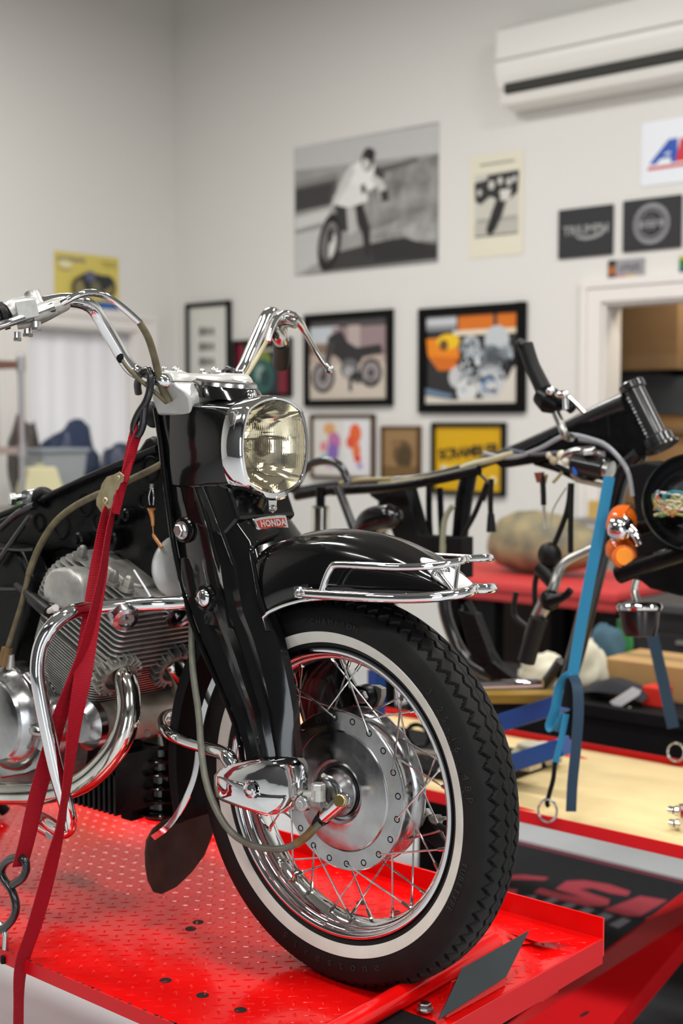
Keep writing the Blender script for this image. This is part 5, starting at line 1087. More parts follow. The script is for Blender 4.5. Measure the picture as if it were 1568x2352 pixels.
g = G().prism([V((x, 0.062 if x else 0.062, z)) for x, z in ((-0.02, 0.26), (0.06, 0.24), (0.13, 0.20), (0.14, 0.215), (0.07, 0.28), (0.0, 0.32))], (0, 0.006, 0)); build(g, 'brake_cam_arm', BLACKF, moto, bevel=0.001)

# ---- rear half of the motorcycle, out of the picture to the left
def copy_part(o, par, dx):
    c = o.copy(); COL.objects.link(c); c.parent = par
    if dx: c.location.x += dx
    for q in list(o.children): copy_part(q, c, 0)
    return c
DXR = -1.30
for o in (tire, rim, hub): copy_part(o, moto, DXR)
rings = []
for k in range(31):
    ph = (20 + 170 * k / 30) * D; rings.append([p + V((DXR, 0, 0)) for p in fend_ring(ph, 0.365, 0.315, 0.085)])
build(G().loft(rings, closed=False), 'rear_fender', BLACKP, moto, ang=0.9, solid=0.002)
build(G().prism([V((-0.86, -0.04, 0.655)), V((-1.35, -0.04, 0.66)), V((-1.60, -0.04, 0.65)), V((-1.60, -0.04, 0.60)), V((-1.20, -0.04, 0.58)), V((-0.95, -0.04, 0.42)), V((-0.80, -0.04, 0.42))], (0, 0.08, 0)), 'rear_frame', BLACKF, moto, bevel=0.006)
for sy in (-1, 1):
    build(G().tube([V((-1.28, sy * 0.11, 0.60)), V((-1.30, sy * 0.11, 0.42)), V((-1.30, sy * 0.11, 0.30))], [0.03, 0.028, 0.02], n=18), 'rear_shock', BLACKP, moto)
    build(G().tube([V((-0.80, sy * 0.09, 0.32)), V((-1.05, sy * 0.10, 0.29)), V((-1.32, sy * 0.10, 0.29))], 0.016), 'swingarm', BLACKF, moto)
build(G().tube([at(-40, 1821, y=-0.178), V((-0.95, -0.19, 0.20)), V((-1.1, -0.19, 0.21)), V((-1.7, -0.19, 0.24))], [0.0195, 0.022, 0.042, 0.038], n=24), 'muffler', CHROME, moto)

# ------------------------------------------------------------------ tie-down straps
STR = mat('red_webbing', (0.34, 0.003, 0.014), 0.65, spec=0.25)
N, L = nodes(STR); tc = N.new('ShaderNodeTexCoord'); wv = N.new('ShaderNodeTexWave'); wv.bands_direction = 'Z'; wv.inputs['Scale'].default_value = 125; wv.inputs['Distortion'].default_value = 0.0
L.new(tc.outputs['Object'], wv.inputs['Vector']); bp = N.new('ShaderNodeBump'); bp.inputs['Strength'].default_value = 0.9; bp.inputs['Distance'].default_value = 0.0012
L.new(wv.outputs['Fac'], bp.inputs['Height']); L.new(bp.outputs['Normal'], N['Principled BSDF'].inputs['Normal'])
td = thing('tie_down_strap', (-0.28, -0.27, 0.0), 'red webbing tie-down strap hooked on the near handlebar of the black motorcycle', 'strap')
fd = V((0.75, 0.66, 0))
build(G().ribbon([(247, 1168, -0.148, 14), (240, 1200, -0.156, 22), (228, 1300, -0.170, 40), (205, 1450, -0.195, 45), (190, 1550, -0.212, 41), (173, 1650, -0.228, 32), (160, 1750, -0.242, 22), (150, 1830, -0.252, 17), (138, 1900, -0.258, 18), (124, 1960, -0.263, 28), (101, 2050, -0.271, 33), (78, 2130, -0.278, 33), (56, 2192, -0.286, 32), (46, 2240, -0.288, 25), (43, 2300, -0.289, 20), (42, 2400, -0.289, 20)], 0.0285, 0.0016), 'webbing', STR, td)
build(G().ribbon([(262, 1165, -0.144, 9), (250, 1220, -0.156, 12), (232, 1330, -0.178, 15), (200, 1470, -0.205, 24), (168, 1560, -0.222, 26), (136, 1650, -0.236, 35), (104, 1760, -0.252, 38), (80, 1850, -0.262, 37), (62, 1930, -0.270, 35), (46, 1990, -0.276, 34)], 0.0285, 0.0016), 'webbing', STR, td)
build(G().strap([P3(p) for p in ((313, 975, -0.120), (304, 1010, -0.123), (296, 1048, -0.128), (290, 1082, -0.134), (282, 1104, -0.138))], 0.014, 0.003, fd), 'hook_loop', STR, td)
build(G().strap([P3(p) for p in ((321, 985, -0.118), (308, 1020, -0.122), (300, 1050, -0.128), (286, 1096, -0.134), (275, 1135, -0.14), (264, 1180, -0.147))], 0.016, 0.0025, V((0.1, 1, 0))), 'hook_loop', STR, td)
bo = [(262, 1090), (275, 1083), (286, 1092), (284, 1106), (277, 1110), (274, 1120), (262, 1138), (256, 1178), (250, 1186), (235, 1180), (222, 1160), (222, 1145), (230, 1128), (234, 1112), (246, 1095)]
bk_ = build(G().prism([at(x, y, y=-0.145) for x, y in bo], (0.0012, -0.0016, 0)), 'cam_buckle', ZINC, td, smooth=False, bevel=0.0006)
build(G().prism([at(x, y, y=-0.130) for x, y in bo], (0.0012, -0.0016, 0)), 'buckle_side', ZINC, bk_, smooth=False)
q = at(242, 1150, y=-0.147); build(G().sph(q, 0.0058, (1, 0.5, 1), 16), 'rivet', ZINC, bk_)
q = at(272, 1097, y=-0.1475); build(G().sph(q, 0.0034, (1, 0.5, 1), 12), 'rivet', ZINC, bk_)
HK = mat('vinyl_black_hook', (0.012, 0.012, 0.013), 0.28, coat=0.3)
ctube([(318, 903, -0.095), (316, 880, -0.104), (326, 858, -0.110), (340, 850, -0.108), (346, 865, -0.110), (343, 900, -0.114), (334, 925, -0.117), (318, 950, -0.119), (308, 975, -0.120), (308, 995, -0.120), (318, 998, -0.119), (328, 975, -0.117), (331, 945, -0.116), (335, 925, -0.115)], 0.0062, 's_hook', HK, td, n=14)
ctube([(528, 872, 0.085), (535, 855, 0.092), (525, 848, 0.088), (515, 856, 0.082), (524, 876, 0.08)], 0.0055, 'bar_hook', HK, td)
ctube([(60, 2000, -0.275), (58, 1978, -0.276), (40, 1970, -0.276), (16, 1978, -0.274), (3, 2000, -0.272), (10, 2022, -0.274), (26, 2044, -0.276), (36, 2075, -0.278), (34, 2100, -0.279), (20, 2122, -0.28), (2, 2135, -0.28), (-14, 2120, -0.28)], 0.0066, 's_hook', HK, td, n=14)
ctube([(60, 1998, -0.275), (52, 2016, -0.276), (30, 2032, -0.277)], 0.0066, 's_hook', HK, td, n=14)
t2 = thing('anchor_ring', at(5, 2170, y=-0.279), 'bare steel anchor ring on the near edge of the red lift, under the strap hook', 'ring')
ctube([(12, 2180, -0.279), (13, 2150, -0.279), (6, 2128, -0.279), (-8, 2120, -0.279), (-24, 2130, -0.279), (-28, 2175, -0.279)], 0.0048, 'ring', STEEL, t2)
build(G().cyl(at(8, 2196, y=-0.283), at(8, 2212, y=-0.283), 0.0048, 12), 'ring_bolt', BLACKM, t2)
# ================================================================== second lift with its stripped motorcycle
TAN = mat('kraft_paper', hx('#dcc48f'), 0.65, noise=0.10, nscale=3.0, bump=0.5, bscale=5, bdist=0.02)
l2 = thing('motorcycle_lift', (-1.2, 1.21, FLOOR_Z), 'second red lift covered in tan paper, holding the stripped motorcycle frame', 'motorcycle lift')
X0, X1, Y0, Y1 = -2.6, 0.42, 0.905, 1.52
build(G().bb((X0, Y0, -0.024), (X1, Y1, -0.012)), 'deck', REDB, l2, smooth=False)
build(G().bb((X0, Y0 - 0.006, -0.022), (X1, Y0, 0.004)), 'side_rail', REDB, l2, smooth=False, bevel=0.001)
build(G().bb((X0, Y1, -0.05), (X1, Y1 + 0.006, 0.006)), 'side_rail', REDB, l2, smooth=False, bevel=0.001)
g = G(); rows_ = []
for i in range(61):
    x = X0 + 0.01 + (X1 - X0 - 0.02) * i / 60
    rows_.append([V((x, Y0 + 0.006 + (Y1 - Y0 - 0.012) * j / 24, -0.010 + 0.004 * pnoise(V((x * 3, j * 0.25, 1))) + 0.004 * max(0, 1 - abs(j - 13 + 2 * math.sin(x * 3)) / 1.5))) for j in range(25)])
g.loft(rows_, closed=False); pap = build(g, 'deck_paper', TAN, l2, solid=0.001, label='tan paper covering creased along the middle')
for sy in (Y0 + 0.1, Y1 - 0.1):
    build(G().bar((-2.5, sy, FLOOR_Z + 0.05), (-1.7, sy, -0.06), 0.03, 0.06), 'scissor_arm', REDB, l2, smooth=False)
    build(G().bar((-1.7, sy + 0.035, FLOOR_Z + 0.05), (-2.5, sy + 0.035, -0.06), 0.03, 0.06), 'scissor_arm', REDB, l2, smooth=False)
# anchor rings
def ring_thing(px, py, y, r, lab, par=None):
    c = at(px, py, y=y); t = thing('anchor_ring', c, lab, 'ring')
    build(G().tube([c + V((r * math.cos(a), 0.2 * r * math.sin(a), r * math.sin(a))) for a in [k * 2 * PI / 20 for k in range(20)]], 0.0028, n=8, cr=1, closed=True), 'ring', STEEL, t)
ring_thing(1257, 1862, 0.897, 0.023, 'steel ring on the near rail of the second lift, holding the blue strap')
ring_thing(1552, 1728, 1.52, 0.022, 'steel ring on the far rail of the second lift at the right edge')
# chrome hub-like parts at the right edge
t = thing('bar_clamp', at(1560, 1890, y=1.05), 'pair of small chrome clamp parts lying on the tan paper at the right edge', 'metal part')
for (px, py) in ((1548, 1862), (1550, 1892)):
    p = at(px, py, y=1.03); build(G().cyl(p, p + V((0.05, 0.02, 0)), 0.011, 18, ch=0.002).cyl(p - V((0.012, 0, 0)), p, 0.008, 14).cyl(p + V((0.02, 0, -0.02)), p + V((0.02, 0, 0.016)), 0.010, 14), 'chrome_clamp', CHROME, t)

# ---- stripped motorcycle
BY = 1.21
m2 = thing('motorcycle', (-0.6, BY, 0.0), 'stripped black motorcycle frame with loose wiring on the second lift', 'motorcycle')
def t2_(pts, r, name, m=BLACKF, y=BY, par=m2, n=12, cr=5, **k): return build(G().tube([at(p[0], p[1], y=(p[2] if len(p) > 2 else y)) for p in pts], r, n=n, cr=cr), name, m, par, **k)
BG2 = mat('black_frame_gloss', (0.012, 0.012, 0.013), 0.22, coat=0.4)
# head tube
h0 = at(1449, 884, y=BY); h1 = at(1516, 1020, y=BY); hd_ = (h1 - h0).normalized()
ht = build(G().cyl(h0 + hd_ * 0.012, h1 - hd_ * 0.012, 0.024, 28).cyl(h0 - hd_ * 0.004, h0 + hd_ * 0.014, 0.030, 28, ch=0.002).cyl(h1 - hd_ * 0.02, h1 + hd_ * 0.004, 0.034, 28, ch=0.003).cyl(h1 + hd_ * 0.004, h1 + hd_ * 0.010, 0.040, 28), 'head_tube', BG2, m2)
g = G()
for k in range(13): g.sph(h0 + hd_ * (0.035 + 0.009 * k) + V((-0.012, -0.0225, 0)), 0.0024 + 0.0008 * math.sin(k * 2.1), n=6)
build(g, 'stamped_marks', cm('#b9b9bb', 0.3), ht)
t2_([(1440, 925), (1380, 950), (1300, 985), (1200, 1028), (1120, 1058), (1060, 1078), (960, 1100), (860, 1108), (760, 1116), (680, 1128)], [0.026, 0.024, 0.019, 0.016, 0.014, 0.013, 0.012, 0.012, 0.012, 0.011], 'top_tube', BG2)
t2_([(960, 1100, 1.32), (860, 1110, 1.33), (740, 1118, 1.33)], 0.012, 'seat_rail'); t2_([(1100, 1080, 1.10), (960, 1110, 1.10), (860, 1122, 1.09), (740, 1130, 1.09), (680, 1140, 1.09)], 0.012, 'seat_rail')
# gusset plates behind the head tube
build(G().prism([at(x, y, y=BY - 0.018) for x, y in ((1432, 905), (1395, 935), (1340, 1010), (1320, 1075), (1370, 1095), (1430, 1060), (1500, 1040), (1480, 980))], (0, 0.036, 0)), 'head_gusset', BLACKF, m2, bevel=0.003)
build(G().prism([at(x, y, y=BY - 0.02) for x, y in ((1395, 940), (1290, 985), (1190, 1035), (1130, 1060), (1150, 1075), (1230, 1062), (1330, 1040), (1400, 1010))], (0, 0.04, 0)), 'backbone_plate', BLACKF, m2, bevel=0.003)
t2_([(1470, 1040), (1432, 1080), (1410, 1150), (1388, 1240), (1362, 1340), (1340, 1430), (1322, 1500), (1300, 1570)], 0.0215, 'down_tube', BG2)
t2_([(1415, 1050), (1350, 1100), (1280, 1075), (1230, 1060)], 0.010, 'brace_tube')
t2_([(1080, 1075), (1065, 1150), (1055, 1240), (1045, 1310)], [0.020, 0.022, 0.020, 0.018], 'seat_tube', BLACKF)
t2_([(900, 1120), (945, 1190), (1000, 1255), (1040, 1290)], 0.014, 'side_strut'); t2_([(985, 1115), (985, 1180), (988, 1240)], 0.008, 'battery_strut'); t2_([(1010, 1120), (1012, 1180), (1015, 1240)], 0.008, 'battery_strut')
build(G().prism([at(x, y, y=1.15) for x, y in ((905, 1120), (930, 1120), (960, 1230), (1060, 1235), (1060, 1330), (930, 1300), (890, 1200), (870, 1150))], (0, 0.05, 0)), 'battery_box', BLACKM, m2, bevel=0.003)
build(G().prism([at(x, y, y=1.16) for x, y in ((840, 1120), (920, 1118), (915, 1150), (880, 1160), (850, 1140))], (0, 0.06, 0)), 'rail_bracket', BLACKF, m2, bevel=0.003)
t2_([(1045, 1290), (1020, 1350), (1025, 1420), (1060, 1500), (1110, 1540), (1180, 1568), (1240, 1576), (1262, 1560), (1290, 1520)], 0.016, 'cradle_tube', BG2)
t2_([(1070, 1385), (1100, 1440), (1120, 1490), (1150, 1540)], 0.014, 'cradle_brace')
build(G().prism([at(x, y, y=1.19) for x, y in ((1050, 1400), (1090, 1410), (1130, 1520), (1180, 1560), (1130, 1560), (1080, 1510))], (0, 0.03, 0)), 'engine_mount_plate', BLACKF, m2, bevel=0.003)
t2_([(1040, 1578, 1.06), (1120, 1574, 1.06), (1200, 1571, 1.06), (1246, 1570, 1.07)], [0.011, 0.011, 0.012, 0.010], 'foot_bar', CHROME, label='chrome foot bar')
# grab rail and shocks at the back
t2_([(672, 1130, 1.0), (700, 1078, 1.0), (725, 1062, 1.0), (760, 1060, 1.0), (785, 1075, 1.0), (800, 1110, 1.0)], 0.0105, 'grab_rail', BG2)
t2_([(775, 1118, 1.05), (795, 1170, 1.05), (815, 1225, 1.05)], 0.011, 'rear_strut', BG2)
for (px, yy) in ((736, 1.08), (878, 1.38)):
    a_ = at(px, 1162, y=yy); b_ = at(px - 1, 1250, y=yy); sc_ = 0.0235 if px < 800 else 0.02
    s_ = build(G().cyl(a_, b_, sc_, 26, ch=0.004), 'rear_shock', CHROMED, m2, label='chrome shock shroud'); build(G().cyl(a_ + V((0, 0, 0.05)), a_ - V((0, 0, 0.0)), 0.012, 16), 'shock_eye', BLACKF, s_)
build(G().tube([at(820, 1250, y=1.0), at(850, 1200, y=1.0), at(900, 1185, y=1.0), at(915, 1175, y=1.0)], [0.02, 0.034, 0.03, 0.012], n=14), 'rear_light_shell', BLACKP, m2)
# coil, bolts and electrics below the backbone
g = G().cyl(at(1318, 1062, y=1.12), at(1392, 1078, y=1.12), 0.026, 24, ch=0.003); coil = build(g, 'ignition_coil', BG2, m2)
build(G().cyl(at(1392, 1078, y=1.12), at(1402, 1081, y=1.12), 0.022, 20).hexb(at(1350, 1040, y=1.10), (0, -0.3, 1), 0.018, 0.012).tube([at(1290, 1050, y=1.12), at(1330, 1036, y=1.12), at(1385, 1046, y=1.12)], 0.010), 'coil_cap', STEEL, coil)
build(G().prism([at(x, y, y=1.11) for x, y in ((1315, 1085), (1330, 1100), (1382, 1112), (1395, 1095), (1400, 1100), (1385, 1122), (1322, 1108), (1308, 1090))], (0, 0.02, 0)), 'coil_bracket', cm('#8a7c6c', 0.5), m2, smooth=False)
for k, (px, py) in enumerate(((1290, 1046), (1300, 1060), (1272, 1058), (1262, 1046))): build(G().sph(at(px, py, y=1.12), 0.012 - 0.001 * k, n=10), 'connector', cm(('#d8d0b4', '#e0dcc8', '#b9ad8c', '#cfc9b0')[k], 0.4), m2)
build(G().cyl(at(1317, 1068, y=1.10), at(1322, 1090, y=1.10), 0.005, 10), 'connector', cm('#1c5fd0', 0.4), m2, label='blue connector')
wires = [([(1110, 1040), (1150, 1050), (1190, 1048), (1240, 1030), (1300, 1000), (1360, 1010), (1400, 1030), (1440, 1080), (1452, 1140)], 0.0055, '#8f9296'), ([(1160, 1030), (1220, 1043), (1290, 1040), (1330, 1045)], 0.005, '#4c5058'),
         ([(1060, 1075), (1090, 1065), (1130, 1055), (1180, 1040)], 0.008, '#b8b292'), ([(870, 1112), (930, 1105), (985, 1098), (1060, 1082)], 0.006, '#a89a70'), ([(780, 1110), (830, 1102), (900, 1100)], 0.005, '#9a8c66'),
         ([(1255, 1090), (1250, 1110), (1243, 1130)], 0.004, '#8c7c50'), ([(1290, 1085), (1278, 1100), (1270, 1108)], 0.004, '#a99c70'),
         ([(1018, 1250), (1015, 1300), (1020, 1200), (1040, 1160)], 0.007, '#8b8d76'), ([(1090, 1080), (1120, 1110), (1110, 1150)], 0.004, '#20211f'),
         ([(1243, 1100), (1248, 1160), (1252, 1215)], 0.004, '#a9a79c'), ([(1300, 1120), (1270, 1170), (1265, 1210)], 0.002, '#a9a8a0'),
         ([(1450, 1120), (1440, 1080), (1420, 1050), (1380, 1020), (1330, 1010)], 0.005, '#6c6e72')]
for pts, r_, c_ in wires: t2_(pts, r_, 'wire', cm(c_, 0.4), y=1.12, n=8)
for pts in ([(1128, 1100), (1126, 1160), (1128, 1200)], [(1243, 1090), (1247, 1120), (1248, 1160)], [(1310, 1110), (1300, 1180), (1255, 1290), (1230, 1330), (1228, 1390)], [(1312, 1110), (1310, 1200), (1310, 1270)], [(1118, 1110), (1090, 1180), (1062, 1230)], [(1185, 1360), (1180, 1410), (1210, 1440)]): t2_(pts, 0.0065, 'cable', RUBBERS, y=1.10, n=8)
t2_([(1127, 1180), (1128, 1222)], [0.008, 0.012], 'plug_end', RUBBERS, y=1.10, cr=1); t2_([(1238, 1085), (1240, 1108)], [0.012, 0.008], 'plug_end', cm('#7a3c22', 0.5), y=1.10, cr=1)
build(G().sph(at(1262, 1345 - 70, y=1.10), 0.03, (1, 0.7, 1.0)).tube([at(1240, 1300, y=1.1), at(1262, 1325, y=1.1), at(1275, 1340, y=1.1)], 0.02), 'carburettor_rubber', RUBBERS, m2)
g = G().tube([at(1360, 1260, y=1.06), at(1300, 1290, y=1.04), at(1280, 1320, y=1.03), at(1270, 1350, y=1.02), (at(1250, 1390, y=1.02)), at(1225, 1440, y=1.02), at(1210, 1510, y=1.02)], [0.0105, 0.011, 0.0115, 0.0115, 0.018, 0.015, 0.019], n=16)
hb2 = build(g, 'handlebar_tube', mat('dull_chrome', (0.35, 0.34, 0.32), 0.3, 1.0), m2)
t2_([(1238, 1420, 1.01), (1222, 1470, 1.01), (1208, 1520, 1.01)], 0.020, 'grip', RUBBERS)
build(G().sph(at(1262, 1378, y=1.01), 0.024, (1, 0.8, 1)).tube([at(1262, 1380, y=1.0), at(1295, 1370, y=1.0), at(1310, 1355, y=1.0)], [0.016, 0.009, 0.008]), 'lever_perch', BLACKF, m2)
# raised handlebar end, grip and lever at the top
t2_([(1206, 792, 1.0), (1222, 840, 1.0), (1248, 895, 1.0)], [0.0175, 0.0165, 0.0185], 'grip', RUBBERS, n=18)
t2_([(1200, 797, 1.0), (1206, 790, 1.0)], 0.0195, 'grip_flange', RUBBERS, cr=1)
build(G().tube([at(1240, 905, y=1.0), at(1262, 920, y=1.0), at(1285, 935, y=1.0)], [0.022, 0.030, 0.016], n=18).tube([at(1275, 930, y=1.0), at(1300, 930, y=1.0), at(1315, 940, y=1.0)], 0.012), 'switch_housing', BLACKF, m2)
build(G().sph(at(1264, 898, y=0.975), 0.010).sph(at(1290, 906, y=0.975), 0.011, (1.6, 1, 0.8)).cyl(at(1298, 915, y=0.98), at(1299, 940, y=0.98), 0.007), 'switch_button', CHROME, m2)
t2_([(1275, 945, 1.0), (1288, 975, 1.0), (1298, 1000, 1.0), (1310, 1005, 1.05)], 0.0095, 'bar_stub', mat('dull_chrome', (0, 0, 0)))
t2_([(1296, 905, 1.0), (1318, 925, 1.0), (1342, 950, 1.0)], 0.005, 'lever', CHROMED)
# ---- headlight bucket with wiring, fork clamps, turn signals, hanging horn at the right edge
hc = at(1588, 1155, y=1.02)
hbk = build(G().lathe([(0.095, 0.03), (0.0985, 0.034), (0.099, 0.028), (0.099, -0.005), (0.094, -0.04), (0.075, -0.075), (0.04, -0.09), (0, -0.092), (0, -0.088), (0.04, -0.086), (0.07, -0.07), (0.09, -0.035), (0.094, 0.0), (0.094, 0.03)], hc, V((0.45, -0.88, 0.12)), 48), 'headlight_bucket', BG2, m2)
for k, c_ in enumerate(('#c9b98a', '#5a7a4a', '#2e7a80', '#b98a3a', '#d0ccc0', '#3c5a8c', '#a8542c', '#6c7a3c', '#8a8c50')):
    random.seed(40 + k); pts = []
    for j in range(6): pts.append((1500 + random.uniform(0, 80), 1130 + random.uniform(0, 60)))
    t2_([(x, y, 0.99) for x, y in pts], 0.0035, 'wire', cm(c_, 0.4), par=hbk, n=8)
build(G().prism([at(x, y, y=1.12) for x, y in ((1440, 1070), (1480, 1060), (1568, 1075), (1620, 1120), (1620, 1372), (1560, 1370), (1490, 1352), (1450, 1320), (1420, 1290), (1420, 1230), (1460, 1190))], (0, 0.08, 0)), 'fork_yoke', BLACKM, m2, bevel=0.006)
t2_([(1416, 1232, 1.06), (1470, 1215, 1.06), (1560, 1190, 1.06)], 0.016, 'stem_arm', BLACKF); t2_([(1420, 1320, 1.0), (1500, 1290, 1.0), (1600, 1260, 1.0)], 0.020, 'fork_leg', BLACKF)
AMB = mat('amber_lens', (0.95, 0.18, 0.01), 0.12, coat=0.6, trans=0.35)
q = at(1428, 1200, y=1.02); ts = build(G().lathe([(0, -0.03), (0.024, -0.027), (0.037, -0.012), (0.040, 0.004)], q, V((0.9, 0.3, -0.35)), 30).sph(q, 0.038, (0.8, 1, 1)), 'turn_signal', AMB, m2, label='amber turn signal lens')
disc(q + V((0.012, -0.022, -0.012)), V((0.75, -0.6, -0.2)), [(0, 0.024), (0.015, 0.020), (0.026, 0.008), (0.030, -0.004)], 'signal_housing', CHROME, ts)
build(G().tube([q + V((0.03, -0.02, -0.01)), at(1462, 1232, y=0.99), at(1472, 1252, y=0.99)], 0.010), 'signal_stem', CHROME, ts)
q = at(1424, 1262, y=1.03); ts2 = build(G().sph(q, 0.033, (1, 0.9, 0.9)).lathe([(0.026, -0.02), (0.026, 0.012), (0.022, 0.017), (0, 0.018)], at(1434, 1278, y=1.0), V((0.4, -0.9, -0.1)), 28), 'turn_signal', AMB, m2, label='amber turn signal lens')
disc(at(1434, 1279, y=0.985), V((0.4, -0.9, -0.1)), [(0, 0.003), (0.017, 0.003), (0.019, 0)], 'signal_face', mat('amber_face', (0.95, 0.30, 0.02), 0.3), ts2)
disc(at(1434, 1279, y=0.99), V((0.4, -0.9, -0.1)), [(0.0215, 0.002), (0.024, 0.002), (0.025, -0.004)], 'signal_ring', CHROMED, ts2)
q = at(1468, 1405, y=1.05); hn2 = build(G().lathe([(0, -0.055), (0.032, -0.052), (0.040, -0.03), (0.043, 0.0), (0.047, 0.004), (0.047, 0.012), (0.043, 0.017), (0.03, 0.020), (0.026, 0.012), (0, 0.012)], q, V((-0.1, 0.1, 1)), 36), 'horn', mat('dark_chrome', (0.05, 0.045, 0.045), 0.25, 1.0), m2)
disc(q + V((0, 0, 0.0)), V((-0.1, 0.1, 1)), [(0.0475, 0.003), (0.0495, 0.008), (0.0475, 0.014), (0.044, 0.018)], 'horn_rim', CHROME, hn2)
t2_([(1462, 1330, 1.05), (1456, 1355, 1.05), (1462, 1380, 1.05)], 0.008, 'horn_bracket', CHROMED)

# ---- blue tie-down straps
BLU = mat('blue_webbing', hx('#10749c'), 0.6, sheen=0.2)
b1 = thing('tie_down_strap', at(1257, 1870, y=0.91), 'bright blue tie-down strap running from the stripped frame down to the near rail', 'strap')
fd2 = V((0.75, 0.66, 0))
build(G().strap([at(x, y, y=w) for x, y, w in ((1399, 1095, 1.02), (1376, 1220, 1.0), (1352, 1340, 0.98), (1330, 1460, 0.965), (1314, 1555, 0.95))], 0.024, 0.002, fd2), 'webbing', BLU, b1)
build(G().strap([at(x, y, y=w) for x, y, w in ((1315, 1550, 0.95), (1298, 1556, 0.94), (1284, 1580, 0.94), (1274, 1630, 0.935), (1262, 1668, 0.93), (1276, 1676, 0.93), (1296, 1640, 0.93))], 0.020, 0.002, fd2), 'strap_loop', BLU, b1)
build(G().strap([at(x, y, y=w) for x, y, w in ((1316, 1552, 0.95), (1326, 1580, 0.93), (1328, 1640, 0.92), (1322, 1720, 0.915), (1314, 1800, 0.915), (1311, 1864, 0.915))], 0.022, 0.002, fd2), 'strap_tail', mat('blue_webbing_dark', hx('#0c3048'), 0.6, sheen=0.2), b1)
build(G().strap([at(x, y, y=w) for x, y, w in ((1300, 1640, 0.93), (1288, 1700, 0.92), (1274, 1755, 0.912))], 0.013, 0.002, fd2), 'webbing', BLU, b1)
build(G().bar(at(1312, 1560, y=0.945), at(1300, 1625, y=0.935), 0.022, 0.012, fd2), 'cam_buckle', BLACKM, b1, bevel=0.001)
build(G().tube([at(x, y, y=0.908) for x, y in ((1274, 1752), (1270, 1790), (1262, 1820), (1256, 1845), (1260, 1852))], 0.005, n=10), 'wire_hook', BLACKM, b1)
b2 = thing('tie_down_strap', at(1548, 1668, y=1.6), 'dark blue strap hanging behind the lift at the right edge', 'strap')
build(G().strap([at(x, y, y=w) for x, y, w in ((1496, 1452, 1.55), (1512, 1520, 1.55), (1530, 1600, 1.55), (1546, 1672, 1.55))], 0.030, 0.002, fd2), 'webbing', mat('blue_webbing_dark', (0, 0, 0)), b2)
# ================================================================== floor mat, bench, boxes and things behind
MATB = mat('black_floor_mat', hx('#121419'), 0.75, bump=0.2, bscale=300)
fm0 = [at(x, y, z=FLOOR_Z + 0.004) for x, y in ((1190, 1930), (1640, 2038))]
g = G(); MX0, MX1, MY0, MY1 = at(1120, 1960, z=FLOOR_Z).x, 0.9, 1.05, at(1384, 1980, z=FLOOR_Z).y
g.bb((MX0, MY0, FLOOR_Z), (MX1, MY1, FLOOR_Z + 0.006)); fm = tag(build(g, 'floor_mat', MATB, smooth=False), 'black floor mat with big pink-red and grey lettering, lying between the two lifts', 'mat')
def matprint(name, col, polys, label=None):
    g = G()
    for p in polys: g.prism([at(x, y, z=FLOOR_Z + 0.0062) for x, y in p], (0, 0, 0.0005))
    return build(g, name, cm(col, 0.7), fm, smooth=False, label=label)
build(G().bb((MX0 + 0.01, MY1 - 0.035, FLOOR_Z + 0.006), (MX1 - 0.01, MY1 - 0.012, FLOOR_Z + 0.0066)), 'mat_border', cm('#7c3644', 0.7), fm, smooth=False, label='dull red border line')
matprint('mat_lettering', '#a83a46', [[(1275, 2042), (1300, 2024), (1340, 2022), (1400, 2032), (1448, 2048), (1440, 2058), (1400, 2052), (1360, 2040), (1330, 2042), (1365, 2055), (1400, 2066), (1396, 2080), (1350, 2082), (1290, 2068), (1225, 2050), (1240, 2040), (1290, 2054), (1340, 2062), (1310, 2052)],
    [(1385, 2090), (1470, 2058), (1532, 2068), (1470, 2105), (1440, 2104)], [(1150, 2010), (1200, 2010), (1260, 2016), (1250, 2022), (1190, 2020), (1150, 2022)], [(1160, 2040), (1190, 2044), (1180, 2056), (1150, 2052)], [(1480, 2110), (1560, 2080), (1620, 2100), (1540, 2130)]], 'pink-red letters')
matprint('mat_lettering', '#6e6f74', [[(1188, 2062), (1232, 2056), (1226, 2070), (1190, 2076)], [(1228, 2078), (1268, 2062), (1286, 2066), (1248, 2084)], [(1270, 2088), (1305, 2074), (1325, 2078), (1290, 2096)], [(1312, 2100), (1345, 2084), (1366, 2090), (1334, 2108)], [(1354, 2112), (1388, 2096), (1410, 2104), (1378, 2120)], [(1398, 2124), (1430, 2108), (1450, 2114), (1420, 2132)]], 'grey slanted letters')

# ---- workbench with a red mat
BYF, BYB, BZ = 3.08, 3.75, 0.165
a_ = at(1050, 1400, y=BYF); b_ = at(1425, 1400, y=BYF)
wb = thing('workbench', ((a_.x + b_.x) / 2, (BYF + BYB) / 2, FLOOR_Z), 'black workbench with a padded red top, against the wall behind the stripped motorcycle', 'workbench')
BX0, BX1 = a_.x - 0.5, b_.x
REDM = mat('red_bench_mat', hx('#c43a3a'), 0.55, bump=0.2, bscale=40)
g = G().bb((BX0, BYF, BZ - 0.055), (BX1, BYB, BZ - 0.01)); build(g, 'bench_top', BLACKM, wb, smooth=False, bevel=0.004)
g = G().bb((BX0 + 0.01, BYF - 0.008, BZ - 0.06), (BX1 - 0.01, BYB - 0.01, BZ + 0.028)); build(g, 'bench_mat', REDM, wb, smooth=False, bevel=0.018)
build(G().bb((BX0 + 0.01, BYF - 0.012, BZ - 0.022), (BX1 - 0.01, BYF - 0.008, BZ - 0.012)), 'mat_seam', cm('#7a1c22', 0.7), wb, smooth=False)
